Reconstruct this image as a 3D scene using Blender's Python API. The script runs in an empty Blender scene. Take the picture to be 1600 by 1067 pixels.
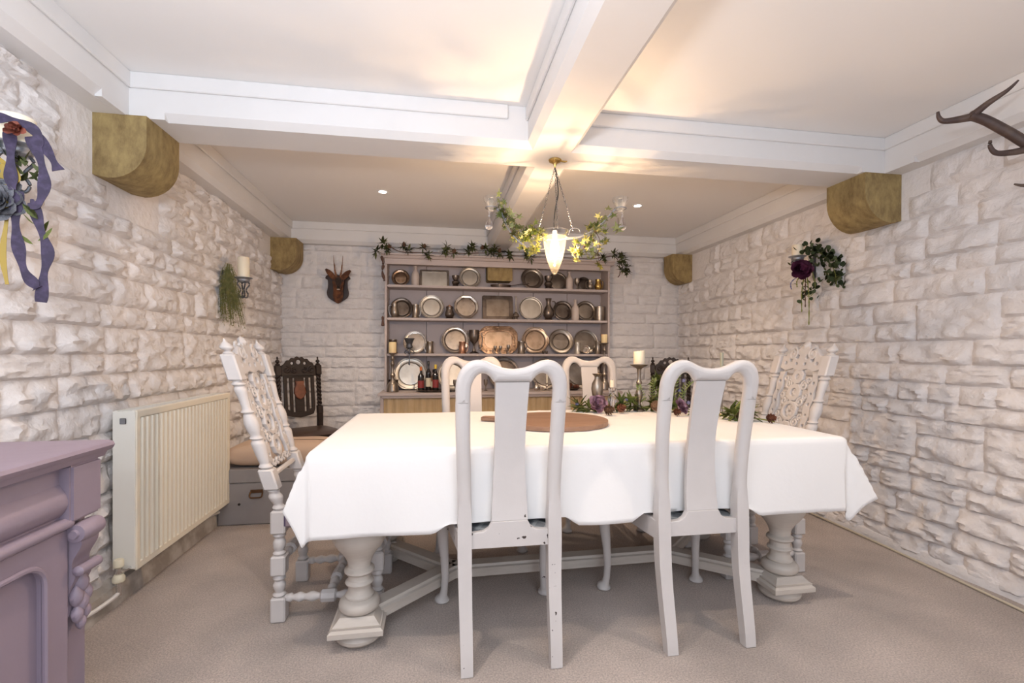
import bpy, bmesh, math, random
from math import pi, sin, cos, radians
from mathutils import Vector, Matrix, noise
S = bpy.context.scene
COL = S.collection
random.seed(7)

# ------------------------------------------------------------------ camera, world, lights, exposure
F_PX, YAW, PITCH, ROLL, SY = 735.6, .1615, -.0038, .003, 20.76
cam = bpy.data.cameras.new('camera'); cam.sensor_width = 36; cam.lens = F_PX/1600*36
cam.shift_y = SY/1600; cam.clip_start = .02
co = bpy.data.objects.new('camera', cam); COL.objects.link(co)
_r = Vector((cos(YAW), -sin(YAW), 0)); _f = Vector((sin(YAW)*cos(PITCH), cos(YAW)*cos(PITCH), sin(PITCH)))
_u = _r.cross(_f)
_R = cos(ROLL)*_r+sin(ROLL)*_u; _U = -sin(ROLL)*_r+cos(ROLL)*_u
co.matrix_world = Matrix(((_R.x, _U.x, -_f.x, 0), (_R.y, _U.y, -_f.y, 0), (_R.z, _U.z, -_f.z, 1.1), (0, 0, 0, 1)))
S.camera = co
S.view_settings.view_transform = 'Standard'; S.view_settings.look = 'None'
S.view_settings.gamma = 1; S.view_settings.use_curve_mapping = False
S.view_settings.exposure = 0.30
W = bpy.data.worlds.new('world'); S.world = W; W.use_nodes = True
W.node_tree.nodes['Background'].inputs[0].default_value = (.80, .88, 1, 1)
W.node_tree.nodes['Background'].inputs[1].default_value = 1.0
def light(name, kind, loc, power, color, rot=(0, 0, 0), **k):
    l = bpy.data.lights.new(name, kind); l.energy = power; l.color = color
    for a, v in k.items(): setattr(l, a, v)
    o = bpy.data.objects.new(name, l); COL.objects.link(o); o.location = loc; o.rotation_euler = rot
    return o
# daylight through the window behind the camera
light('window_light', 'AREA', (.30, -1.12, 1.45), 21, (.76, .87, 1.0), (radians(90), 0, radians(12)), shape='RECTANGLE', size=2.2, size_y=1.35)
# photographer's flash bounced off the ceiling: a wide soft source near the camera
light('bounce_flash', 'AREA', (-.45, -.15, 1.40), 34, (.86, .92, 1), (radians(158), 0, 0), shape='DISK', size=.35)

# ------------------------------------------------------------------ materials
def mat(name, col, rough=.6, metal=0, spec=.5, var=0, vscale=5, bump=0, bscale=60, col2=None, coat=0, trans=0, alpha=1,
        emit=None, estr=0, sheen=0, bdetail=4, vlo=.4, vhi=.6, sub=0, bdist=.01):
    m = bpy.data.materials.new(name); m.use_nodes = True
    nt = m.node_tree; N = nt.nodes; L = nt.links; b = N['Principled BSDF']
    b.inputs['Base Color'].default_value = (*col, 1); b.inputs['Roughness'].default_value = rough
    b.inputs['Metallic'].default_value = metal; b.inputs['Specular IOR Level'].default_value = spec
    b.inputs['Coat Weight'].default_value = coat; b.inputs['Transmission Weight'].default_value = trans
    b.inputs['Sheen Weight'].default_value = sheen; b.inputs['Subsurface Weight'].default_value = sub
    if sub: b.inputs['Subsurface Radius'].default_value = (.02, .01, .006)
    if emit: b.inputs['Emission Color'].default_value = (*emit, 1); b.inputs['Emission Strength'].default_value = estr
    tc = N.new('ShaderNodeTexCoord')
    if var or col2:
        n = N.new('ShaderNodeTexNoise'); n.inputs['Scale'].default_value = vscale; n.inputs['Detail'].default_value = 5
        L.new(tc.outputs['Object'], n.inputs['Vector'])
        r = N.new('ShaderNodeMapRange'); r.inputs[1].default_value = vlo; r.inputs[2].default_value = vhi
        L.new(n.outputs[0], r.inputs[0])
        mx = N.new('ShaderNodeMix'); mx.data_type = 'RGBA'
        c2 = col2 or tuple(c*(1-var) for c in col)
        mx.inputs[6].default_value = (*col, 1); mx.inputs[7].default_value = (*c2, 1)
        L.new(r.outputs[0], mx.inputs[0]); L.new(mx.outputs[2], b.inputs['Base Color'])
    if bump:
        n = N.new('ShaderNodeTexNoise'); n.inputs['Scale'].default_value = bscale; n.inputs['Detail'].default_value = bdetail
        L.new(tc.outputs['Object'], n.inputs['Vector'])
        bp = N.new('ShaderNodeBump'); bp.inputs['Strength'].default_value = bump; bp.inputs['Distance'].default_value = bdist
        L.new(n.outputs[0], bp.inputs['Height']); L.new(bp.outputs[0], b.inputs['Normal'])
    return m
def wood(name, c1, c2, rough=.5, scale=(1, 12, 12), bump=.15, wscale=3):
    m = mat(name, c1, rough); nt = m.node_tree; N = nt.nodes; L = nt.links; b = N['Principled BSDF']
    tc = N.new('ShaderNodeTexCoord'); mp = N.new('ShaderNodeMapping'); mp.inputs['Scale'].default_value = scale
    L.new(tc.outputs['Object'], mp.inputs[0])
    n = N.new('ShaderNodeTexNoise'); n.inputs['Scale'].default_value = wscale; n.inputs['Detail'].default_value = 8; n.inputs['Roughness'].default_value = .65
    L.new(mp.outputs[0], n.inputs['Vector'])
    mr = N.new('ShaderNodeMapRange'); mr.inputs[1].default_value = .3; mr.inputs[2].default_value = .7; L.new(n.outputs[0], mr.inputs[0])
    mx = N.new('ShaderNodeMix'); mx.data_type = 'RGBA'; mx.inputs[6].default_value = (*c1, 1); mx.inputs[7].default_value = (*c2, 1)
    L.new(mr.outputs[0], mx.inputs[0]); L.new(mx.outputs[2], b.inputs['Base Color'])
    bp = N.new('ShaderNodeBump'); bp.inputs['Strength'].default_value = bump; bp.inputs['Distance'].default_value = .004
    L.new(n.outputs[0], bp.inputs['Height']); L.new(bp.outputs[0], b.inputs['Normal'])
    return m
def thin_glass(name, tint=(1, 1, 1), gloss=.35, milk=0):
    m = bpy.data.materials.new(name); m.use_nodes = True; nt = m.node_tree; N = nt.nodes; L = nt.links
    N.remove(N['Principled BSDF']); out = N['Material Output']
    t = N.new('ShaderNodeBsdfTransparent'); t.inputs[0].default_value = (*tint, 1)
    g = N.new('ShaderNodeBsdfGlossy'); g.inputs['Roughness'].default_value = .05; g.inputs[0].default_value = (1, 1, 1, 1)
    lw = N.new('ShaderNodeLayerWeight'); lw.inputs[0].default_value = gloss
    mx = N.new('ShaderNodeMixShader'); L.new(lw.outputs['Facing'], mx.inputs[0]); L.new(t.outputs[0], mx.inputs[1]); L.new(g.outputs[0], mx.inputs[2])
    o = mx
    if milk:
        d = N.new('ShaderNodeBsdfTranslucent'); d.inputs[0].default_value = (1, .95, .85, 1)
        m2 = N.new('ShaderNodeMixShader'); m2.inputs[0].default_value = milk
        L.new(mx.outputs[0], m2.inputs[1]); L.new(d.outputs[0], m2.inputs[2]); o = m2
    L.new(o.outputs[0], out.inputs[0]); return m
def plaid(name, base, lines, line2, scale=22):
    m = mat(name, base, .9); nt = m.node_tree; N = nt.nodes; L = nt.links; b = N['Principled BSDF']
    tc = N.new('ShaderNodeTexCoord'); mp = N.new('ShaderNodeMapping'); mp.inputs['Rotation'].default_value = (0, 0, .5)
    L.new(tc.outputs['Object'], mp.inputs[0])
    last = None
    for ax, sc, thr, c in (('X', scale, .86, lines), ('Y', scale, .86, lines), ('X', scale*.5, .93, line2), ('Y', scale*.5, .93, line2)):
        w = N.new('ShaderNodeTexWave'); w.bands_direction = ax; w.inputs['Scale'].default_value = sc/6.28*2
        L.new(mp.outputs[0], w.inputs['Vector'])
        mr = N.new('ShaderNodeMapRange'); mr.inputs[1].default_value = thr-.1; mr.inputs[2].default_value = thr; mr.inputs[4].default_value = .6
        L.new(w.outputs['Fac'], mr.inputs[0])
        mx = N.new('ShaderNodeMix'); mx.data_type = 'RGBA'; mx.inputs[7].default_value = (*c, 1)
        if last: L.new(last.outputs[2], mx.inputs[6])
        else: mx.inputs[6].default_value = (*base, 1)
        L.new(mr.outputs[0], mx.inputs[0]); last = mx
    L.new(last.outputs[2], b.inputs['Base Color'])
    return m

M = {}
M['stone'] = mat('painted_stone', (.82, .785, .775), .85, spec=.25, var=.07, vscale=7, bump=.8, bscale=30, bdetail=9, bdist=.014)
M['mortar'] = mat('painted_mortar', (.82, .785, .775), .9, spec=.2, bump=.6, bscale=30, bdist=.012)
M['plinth'] = mat('dusty_plinth', (.62, .59, .55), .9, col2=(.40, .36, .32), vscale=9, bump=.5, bscale=40)
M['ceil'] = mat('ceiling_paint', (.87, .855, .845), .9, spec=.2, bump=.05, bscale=15)
M['beam'] = mat('beam_paint', (.77, .755, .75), .6, spec=.35, var=.03, vscale=3, bump=.04, bscale=25)
M['carpet'] = mat('carpet', (.74, .62, .545), 1, spec=.05, col2=(.46, .375, .325), vscale=165, vlo=.34, vhi=.66, bump=1, bscale=380, sheen=.3, bdist=.006)
def _carpet():
    nt = M['carpet'].node_tree; N = nt.nodes; L = nt.links; b = N['Principled BSDF']
    src = b.inputs['Base Color'].links[0].from_socket
    tc = N.new('ShaderNodeTexCoord'); n = N.new('ShaderNodeTexNoise'); n.inputs['Scale'].default_value = 2.2; n.inputs['Detail'].default_value = 6
    L.new(tc.outputs['Object'], n.inputs['Vector'])
    mr = N.new('ShaderNodeMapRange'); mr.inputs[1].default_value = .3; mr.inputs[2].default_value = .7; mr.inputs[3].default_value = .72; mr.inputs[4].default_value = 1.16
    L.new(n.outputs[0], mr.inputs[0])
    v = N.new('ShaderNodeVectorMath'); v.operation = 'SCALE'; L.new(src, v.inputs[0]); L.new(mr.outputs[0], v.inputs['Scale'])
    L.new(v.outputs[0], b.inputs['Base Color'])
_carpet()
M['oak'] = wood('corbel_oak', (.42, .31, .13), (.19, .125, .05), .75, (3, 3, 1.6), .6, 7)
M['chair'] = mat('chair_paint', (.64, .60, .58), .42, spec=.45, var=.04, vscale=6, bump=.05, bscale=40)
def _chips():
    m = M['chair'].copy(); m.name = 'chipped_chair_paint'; nt = m.node_tree; N = nt.nodes; L = nt.links; b = N['Principled BSDF']
    src = b.inputs['Base Color'].links[0].from_socket
    tc = N.new('ShaderNodeTexCoord'); n = N.new('ShaderNodeTexNoise'); n.inputs['Scale'].default_value = 42; n.inputs['Detail'].default_value = 2
    L.new(tc.outputs['Object'], n.inputs['Vector'])
    mr = N.new('ShaderNodeMapRange'); mr.inputs[1].default_value = .69; mr.inputs[2].default_value = .71
    sp = N.new('ShaderNodeSeparateXYZ'); L.new(tc.outputs['Object'], sp.inputs[0])
    zr = N.new('ShaderNodeMapRange'); zr.inputs[1].default_value = .60; zr.inputs[2].default_value = .52; zr.inputs[3].default_value = .55; zr.inputs[4].default_value = 1
    L.new(sp.outputs['Z'], zr.inputs[0])
    mu = N.new('ShaderNodeMath'); mu.operation = 'MULTIPLY'; L.new(n.outputs[0], mu.inputs[0]); L.new(zr.outputs[0], mu.inputs[1]); L.new(mu.outputs[0], mr.inputs[0])
    mx = N.new('ShaderNodeMix'); mx.data_type = 'RGBA'; mx.inputs[7].default_value = (.05, .035, .03, 1)
    L.new(src, mx.inputs[6]); L.new(mr.outputs[0], mx.inputs[0]); L.new(mx.outputs[2], b.inputs['Base Color']); return m
M['chip'] = _chips()
M['tablepaint'] = wood('table_paint', (.62, .56, .50), (.54, .48, .42), .5, (2, 2, 14), .12, 4)
M['cloth'] = mat('white_cloth', (.90, .88, .86), .85, spec=.2, bump=.12, bscale=9, sheen=.2, bdist=.02)
M['lilac'] = mat('lilac_paint', (.285, .23, .285), .45, spec=.5, var=.06, vscale=5, bump=.08, bscale=30)
M['rad'] = mat('radiator_cream', (.90, .85, .72), .35, spec=.5)
M['radend'] = mat('radiator_end_cream', (.86, .85, .79), .35, spec=.5)
M['plastic'] = mat('cream_plastic', (.82, .78, .62), .35)
M['pipe'] = mat('pipe_paint', (.80, .78, .76), .4)
M['chrome'] = mat('chrome', (.7, .7, .7), .15, 1)
M['dresser'] = mat('dresser_paint', (.50, .425, .405), .55, var=.05, vscale=6, bump=.05)
M['dresserback'] = mat('dresser_back_paint', (.45, .405, .42), .7, var=.05, vscale=4)
M['curtain'] = wood('dresser_curtain', (.62, .47, .29), (.48, .34, .18), .9, (8, 8, .6), .1, 4)
M['pewter'] = mat('pewter', (.38, .33, .28), .34, .92, col2=(.20, .165, .14), vscale=9, vlo=.35, vhi=.7, bump=.05, bscale=40)
M['pewdark'] = mat('dark_pewter', (.20, .165, .14), .36, .9, col2=(.09, .07, .06), vscale=9, bump=.05, bscale=40)
M['silver'] = mat('worn_silver', (.66, .60, .54), .24, .95, col2=(.36, .30, .25), vscale=14, vlo=.45, vhi=.75)
M['palesilver'] = mat('pale_brushed_silver', (.72, .68, .61), .42, .75, col2=(.58, .53, .46), vscale=6)
M['copper'] = mat('copper', (.52, .28, .18), .33, .9, col2=(.30, .15, .10), vscale=12)
M['coppertray'] = mat('copper_toned_silver', (.50, .35, .25), .28, .92, col2=(.27, .18, .12), vscale=16, bump=.25, bscale=60)
M['brass'] = mat('brass', (.62, .42, .14), .25, .95)
M['stoneware'] = mat('stoneware', (.56, .47, .42), .45, var=.08, vscale=10)
M['iron'] = mat('grey_iron', (.10, .105, .12), .42, .6, bump=.1, bscale=50)
M['chainsteel'] = mat('chain_steel', (.16, .16, .17), .4, .8)
M['steel'] = mat('grey_steel', (.36, .38, .42), .35, .8)
M['wax'] = mat('cream_wax', (.86, .78, .62), .5, sub=.2)
M['waxyellow'] = mat('yellow_wax', (.80, .64, .36), .5, sub=.2)
M['wick'] = mat('wick', (.03, .025, .02), .9)
M['darkwood'] = wood('dark_oak', (.026, .011, .007), (.010, .005, .003), .55, (2, 2, 10), .2, 4)
M['redwood'] = mat('reddish_carving', (.22, .075, .04), .4, var=.3, vscale=20, bump=.3, bscale=60)
M['leatherseat'] = mat('dark_leather_seat', (.075, .045, .032), .38, var=.3, vscale=8)
M['trunk'] = mat('grey_trunk_paint', (.33, .31, .31), .6, var=.08, vscale=5)
M['cushion'] = mat('beige_cushion', (.60, .44, .33), .9, bump=.1, bscale=20)
M['board'] = wood('board_wood', (.36, .215, .14), (.25, .14, .09), .5, (1.5, 12, 12), .2, 3)
M['fur'] = mat('deer_fur', (.20, .075, .03), .85, col2=(.08, .03, .015), vscale=25, bump=.5, bscale=120)
M['furdark'] = mat('deer_dark_face', (.035, .02, .014), .8, bump=.4, bscale=120)
M['furpale'] = mat('deer_pale_chin', (.55, .45, .36), .85)
M['horn'] = mat('horn', (.22, .10, .05), .5, bump=.4, bscale=60)
M['antler'] = mat('antler', (.115, .075, .055), .55, col2=(.06, .035, .03), vscale=12, bump=.3, bscale=50)
M['shield'] = mat('shield_wood', (.035, .018, .014), .35)
M['black'] = mat('gloss_black', (.01, .01, .01), .2)
M['leaf'] = mat('ivy_leaf', (.13, .20, .05), .5, col2=(.28, .30, .09), vscale=25)
M['leaf2'] = mat('lamplit_ivy_leaf', (.36, .33, .15), .5, col2=(.20, .25, .08), vscale=30)  # yellow of the chandelier's lamplight is put into this leaf colour
M['darkleaf'] = mat('dark_green_leaf', (.06, .085, .03), .6, col2=(.14, .15, .05), vscale=30)
M['herb'] = mat('dried_herb_green', (.13, .14, .045), .8, col2=(.22, .20, .07), vscale=40)
M['euc'] = mat('eucalyptus_leaf', (.10, .14, .06), .6, col2=(.055, .08, .035), vscale=30)
M['stem'] = mat('green_stem', (.22, .24, .06), .6)
M['brownstem'] = mat('brown_stem', (.10, .05, .035), .7)
M['cone'] = mat('pine_cone', (.10, .05, .03), .7, col2=(.20, .11, .06), vscale=60)
M['conered'] = mat('reddish_pine_cone', (.16, .055, .03), .7)
M['rose'] = mat('mauve_petal', (.36, .19, .30), .7, col2=(.48, .32, .40), vscale=30)
M['plum'] = mat('plum_petal', (.07, .012, .045), .7, col2=(.14, .02, .07), vscale=30)
M['blueflower'] = mat('blue_thistle', (.09, .10, .26), .7, col2=(.20, .20, .34), vscale=40)
M['ribbon'] = mat('purple_ribbon', (.022, .012, .042), .65, col2=(.055, .035, .09), vscale=60, sheen=.03, vlo=.45, vhi=.75)
M['yellow'] = mat('yellow_ribbon', (.36, .25, .04), .6)
M['greypetal'] = mat('grey_petal', (.30, .30, .33), .7, var=.4, vscale=20)
M['rust'] = mat('rust_rose', (.28, .08, .05), .6)
M['glass'] = thin_glass('clear_glass', (.90, .92, .93), .52)
M['lampglass'] = thin_glass('lamp_glass', (1, .93, .80), .14, .012)
M['bulbglass'] = thin_glass('bulb_glass', (1, .97, .92), .1, .12)
M['greywax'] = mat('grey_green_wax', (.36, .36, .28), .5)
M['rosepale'] = mat('pale_mauve_petal', (.55, .38, .47), .7, col2=(.42, .25, .36), vscale=30)
M['oldbrass'] = mat('old_brass', (.16, .09, .05), .4, .8)
M['tanpewter'] = mat('tan_worn_silver', (.60, .46, .35), .33, .85, col2=(.40, .29, .20), vscale=10)
M['cutglass'] = mat('cut_glass', (.95, .96, 1), .05, trans=1)
M['bulb'] = mat('lit_bulb', (1, .9, .7), .5, emit=(1, .80, .50), estr=26)
M['spotface'] = mat('lit_spot', (1, .95, .85), .5, emit=(1, .93, .82), estr=22)
M['flex'] = mat('black_flex', (.03, .03, .03), .5)
M['wine'] = mat('dark_bottle_glass', (.012, .010, .010), .08, coat=.5)
M['winered'] = mat('red_label', (.25, .03, .03), .5)
M['label'] = mat('cream_label', (.75, .68, .52), .6)
M['orangecap'] = mat('orange_cap', (.55, .16, .04), .4)
M['yellowcap'] = mat('yellow_cap', (.70, .50, .06), .4)
M['tartan'] = plaid('grey_plaid', (.17, .18, .19), (.40, .42, .42), (.05, .06, .08))
M['purpleplaid'] = plaid('purple_plaid', (.085, .06, .12), (.45, .36, .36), (.02, .02, .04), 16)
M['underlay'] = mat('cable_cream', (.62, .55, .42), .5)
M['white'] = mat('white_gloss', (.85, .85, .85), .3)

# ------------------------------------------------------------------ mesh helpers
class MB:
    def __init__(s): s.b = bmesh.new()
    def box(s, c, d, bev=0, rot=None, seg=1):
        r = bmesh.ops.create_cube(s.b, size=1); vs = r['verts']
        for v in vs: v.co = Vector((v.co.x*d[0], v.co.y*d[1], v.co.z*d[2]))
        if bev:
            es = list({e for v in vs for e in v.link_edges})
            q = bmesh.ops.bevel(s.b, geom=es, offset=bev, segments=seg, affect='EDGES', clamp_overlap=True)
            fs = set(q['faces']); vs = list({v for f in q['faces'] for v in f.verts} | {v for v in vs if v.is_valid})
        mt = Matrix.Translation(Vector(c)) @ (rot.to_4x4() if rot is not None else Matrix.Identity(4))
        for v in vs: v.co = mt @ v.co
        return s
    def lathe(s, prof, c=(0, 0, 0), seg=24, M4=None, cap=True, sx=1, sy=1, mod=None):
        rings = []
        for (r, z) in prof:
            ring = []
            for i in range(seg):
                a = 2*pi*i/seg; rr = r*(mod(a, r, z) if mod else 1)
                p = Vector((rr*cos(a)*sx, rr*sin(a)*sy, z))
                if M4 is not None: p = M4 @ p
                ring.append(s.b.verts.new(p+Vector(c)))
            rings.append(ring)
        for a, b in zip(rings, rings[1:]):
            for i in range(seg): s.b.faces.new((a[i], a[(i+1) % seg], b[(i+1) % seg], b[i]))
        if cap:
            if prof[0][0] > 1e-5: s.b.faces.new(list(reversed(rings[0])))
            if prof[-1][0] > 1e-5: s.b.faces.new(rings[-1])
        return s
    def tube(s, pts, rad, seg=8, up=(0, 0, 1), flat=1, cap=True, rect=False, closed=False):
        P = [Vector(p) for p in pts]; n = len(P)
        rs = rad if isinstance(rad, (list, tuple)) else [rad]*n
        rings = []; up = Vector(up)
        for i in range(n):
            if closed: t = P[(i+1) % n]-P[i-1]
            else: t = P[min(i+1, n-1)]-P[max(i-1, 0)]
            t.normalize(); x = t.cross(up)
            if x.length < 1e-3: x = t.cross(Vector((1, .01, 0)))
            x.normalize(); y = x.cross(t).normalized()
            r = rs[i]; ra, rb = (r if isinstance(r, tuple) else (r, r*flat)); ring = []
            for k in range(seg):
                a = 2*pi*(k+.5)/seg
                ca, sa = cos(a), sin(a)
                wq = rect[i] if isinstance(rect, (list, tuple)) else float(rect)
                if wq: q = max(abs(ca), abs(sa)); ca, sa = ca*(1-wq+wq/q), sa*(1-wq+wq/q)
                ring.append(s.b.verts.new(P[i]+x*ra*ca+y*rb*sa))
            rings.append(ring)
        pr = list(zip(rings, rings[1:]))+([(rings[-1], rings[0])] if closed else [])
        for a, b in pr:
            for k in range(seg): s.b.faces.new((a[k], a[(k+1) % seg], b[(k+1) % seg], b[k]))
        if cap and not closed: s.b.faces.new(list(reversed(rings[0]))); s.b.faces.new(rings[-1])
        return s
    def prism(s, poly, axis, a, b, closed=True):
        """poly: 2-D outline in the two remaining axes (in xyz order), extruded along axis from a to b"""
        def mk(p, t):
            return {'x': (t, p[0], p[1]), 'y': (p[0], t, p[1]), 'z': (p[0], p[1], t)}[axis]
        A = [s.b.verts.new(mk(p, a)) for p in poly]; B = [s.b.verts.new(mk(p, b)) for p in poly]
        n = len(poly)
        for i in range(n if closed else n-1): s.b.faces.new((A[i], A[(i+1) % n], B[(i+1) % n], B[i]))
        if closed: s.b.faces.new(A[::-1]); s.b.faces.new(B)
        return s
    def grid(s, nu, nv, fn, wrapu=False):
        V = [[s.b.verts.new(fn(i/nu, j/nv)) for j in range(nv+1)] for i in range(nu+(0 if wrapu else 1))]
        m = nu if wrapu else nu
        for i in range(m):
            i2 = (i+1) % len(V)
            for j in range(nv): s.b.faces.new((V[i][j], V[i2][j], V[i2][j+1], V[i][j+1]))
        return s
    def shape(s, outlines, depth, bev=0, mt=None, res=2):
        """flat plate with holes in local XZ plane, thickness along Y, from closed outlines (lists of 2-D points)"""
        c = bpy.data.curves.new('t', 'CURVE'); c.dimensions = '2D'; c.fill_mode = 'BOTH'
        c.extrude = max(depth/2-bev, 0); c.bevel_depth = bev; c.bevel_resolution = res; c.offset = -bev
        for o in outlines:
            sp = c.splines.new('POLY'); sp.points.add(len(o)-1)
            for i, p in enumerate(o): sp.points[i].co = (p[0], p[1], 0, 1)
            sp.use_cyclic_u = True
        ob = bpy.data.objects.new('t', c); me = bpy.data.meshes.new_from_object(ob)
        R = Matrix.Rotation(pi/2, 4, 'X')
        me.transform((mt or Matrix.Identity(4)) @ R)
        s.b.from_mesh(me); bpy.data.objects.remove(ob); bpy.data.curves.remove(c); bpy.data.meshes.remove(me)
        return s
    def warp(s, fn):
        for v in s.b.verts: v.co = fn(v.co.copy())
        return s
    def xf(s, m):
        for v in s.b.verts: v.co = m @ v.co
        return s
    def mesh(s, name, m, smooth=35):
        me = bpy.data.meshes.new(name)
        bmesh.ops.recalc_face_normals(s.b, faces=s.b.faces[:])
        s.b.to_mesh(me); s.b.free(); me.materials.append(M[m] if isinstance(m, str) else m)
        if smooth:
            me.shade_smooth(); me.set_sharp_from_angle(angle=radians(smooth))
        return me
    def build(s, name, m, parent=None, loc=(0, 0, 0), rz=0, smooth=35):
        o = bpy.data.objects.new(name, s.mesh(name, m, smooth)); COL.objects.link(o)
        o.location = loc; o.rotation_euler = (0, 0, rz) if not isinstance(rz, tuple) else rz
        if parent: o.parent = parent
        return o
def inst(name, me, parent=None, loc=(0, 0, 0), rot=(0, 0, 0), scale=None):
    o = bpy.data.objects.new(name, me); COL.objects.link(o); o.location = loc; o.rotation_euler = rot
    if scale is not None: o.scale = scale if isinstance(scale, tuple) else (scale,)*3
    if parent: o.parent = parent
    return o
def tag(o, label, cat, group=None):
    o['label'] = label; o['category'] = cat
    if group: o['group'] = group
    return o
def thing(name, label, cat, loc=(0, 0, 0), rz=0, group=None):
    o = bpy.data.objects.new(name, None); COL.objects.link(o); o.location = loc; o.rotation_euler = (0, 0, rz)
    o.empty_display_size = .05
    return tag(o, label, cat, group)
def struct(o): o['kind'] = 'structure'; return o
def copy_tree(o, parent=None):
    c = o.copy(); COL.objects.link(c)
    if parent: c.parent = parent
    for ch in list(o.children): copy_tree(ch, c)
    return c
def arc(cx, cz, r, a0, a1, n=12, rz=None):
    rz = rz or r
    return [(cx+r*cos(radians(a0+(a1-a0)*i/n)), cz+rz*sin(radians(a0+(a1-a0)*i/n))) for i in range(n+1)]
def spline(pts, n=6):
    """Catmull-Rom through points of any dimension"""
    P = [Vector(p) for p in pts]; out = []
    for i in range(len(P)-1):
        a = P[max(i-1, 0)]; b = P[i]; c = P[i+1]; d = P[min(i+2, len(P)-1)]
        for k in range(n):
            t = k/n
            out.append(.5*((2*b)+(c-a)*t+(2*a-5*b+4*c-d)*t*t+(3*b-a-3*c+d)*t**3))
    out.append(P[-1]); return [tuple(v) for v in out]

# ================================================================== THE ROOM
XL, XR, YB, YF, ZC, ZS = -1.425, 2.58, 4.68, -1.25, 2.30, 2.107
def f_(v): return v
struct(MB().box(((XL+XR)/2, (YB+YF)/2, -.03), (XR-XL+.3, YB-YF+.3, .06)).build('floor', 'carpet', smooth=0))
struct(MB().box(((XL+XR)/2, (YB+YF)/2, ZC+.04), (XR-XL+.3, YB-YF+.3, .08)).build('ceiling', 'ceil', smooth=0))
wallL = struct(MB().box((XL-.06, (YB+YF)/2, ZC/2), (.12, YB-YF+.24, ZC)).build('wall_left', 'mortar', smooth=0))
wallR = struct(MB().box((XR+.06, (YB+YF)/2, ZC/2), (.12, YB-YF+.24, ZC)).build('wall_right', 'mortar', smooth=0))
wallB = struct(MB().box(((XL+XR)/2, YB+.06, ZC/2), (XR-XL, .12, ZC)).build('wall_back', 'mortar', smooth=0))
w = MB(); wx0, wx1, wz0, wz1 = -.85, 1.95, .75, 2.12
w.box(((XL+wx0)/2, YF-.06, ZC/2), (wx0-XL, .12, ZC)); w.box(((XR+wx1)/2, YF-.06, ZC/2), (XR-wx1, .12, ZC))
w.box(((wx0+wx1)/2, YF-.06, wz0/2), (wx1-wx0, .12, wz0)); w.box(((wx0+wx1)/2, YF-.06, (wz1+ZC)/2), (wx1-wx0, .12, ZC-wz1))
struct(w.build('wall_front', 'mortar', smooth=0))
win = MB()
for x in (wx0+.03, (wx0+wx1)/2, wx1-.03): win.box((x, YF-.06, (wz0+wz1)/2), (.06, .06, wz1-wz0))
for z in (wz0+.03, wz1-.03): win.box(((wx0+wx1)/2, YF-.06, z), (wx1-wx0, .06, .06))
struct(win.build('window_1', 'white', smooth=0))

# split-faced stones, one object each, sharing a few meshes
def stone_mesh(L, H, seed, flat=1.0):
    rnd = random.Random(seed); off = Vector((seed*3.7, seed*1.3, 0))
    nx = max(8, int(L/.018)); nz = 9 if H < .2 else 15
    m = MB()
    jt = [rnd.uniform(-.004, .004) for _ in range(4)]
    def fn(u, v):
        x = (u-.5)*L; z = (v-.5)*H
        e = min(u, 1-u)*L; g = min(v, 1-v)*H
        q = min(1, e/.036)*min(1, g/(.026 if v > .5 else .017))
        if u in (0, 1): x += noise.noise(Vector((seed, z*25, 3)))*.006
        if v in (0, 1): z += noise.noise(Vector((x*18, seed, 5+v)))*.006
        nn = noise.noise(Vector((x*11, z*20, 0))+off)*.6+noise.noise(Vector((x*27, z*40, 4))+off)*.4
        ridge = abs(noise.noise(Vector((x*10, z*34, 9))+off))
        y = q**.7*(.007+.017*(1-v)**.8+.026*nn+.024*ridge)*flat
        if 0 < u < 1 and 0 < v < 1:
            x += rnd.uniform(-.005, .005); z += rnd.uniform(-.003, .003)
        return Vector((x, -max(y, -.002), z))
    m.grid(nx, nz, fn)
    me = m.mesh('stone', 'stone', 42)
    return me
SL = [.17, .25, .34, .45]
def stone_set(flat, s0):
    d = {}
    for L in SL:
        for k in range(6): d[(L, k)] = stone_mesh(L, .112, s0+int(L*100)*10+k, flat)
    for k in range(3): d[('big', k)] = stone_mesh(.42, .225, s0+900+k, flat)
    return d
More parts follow.
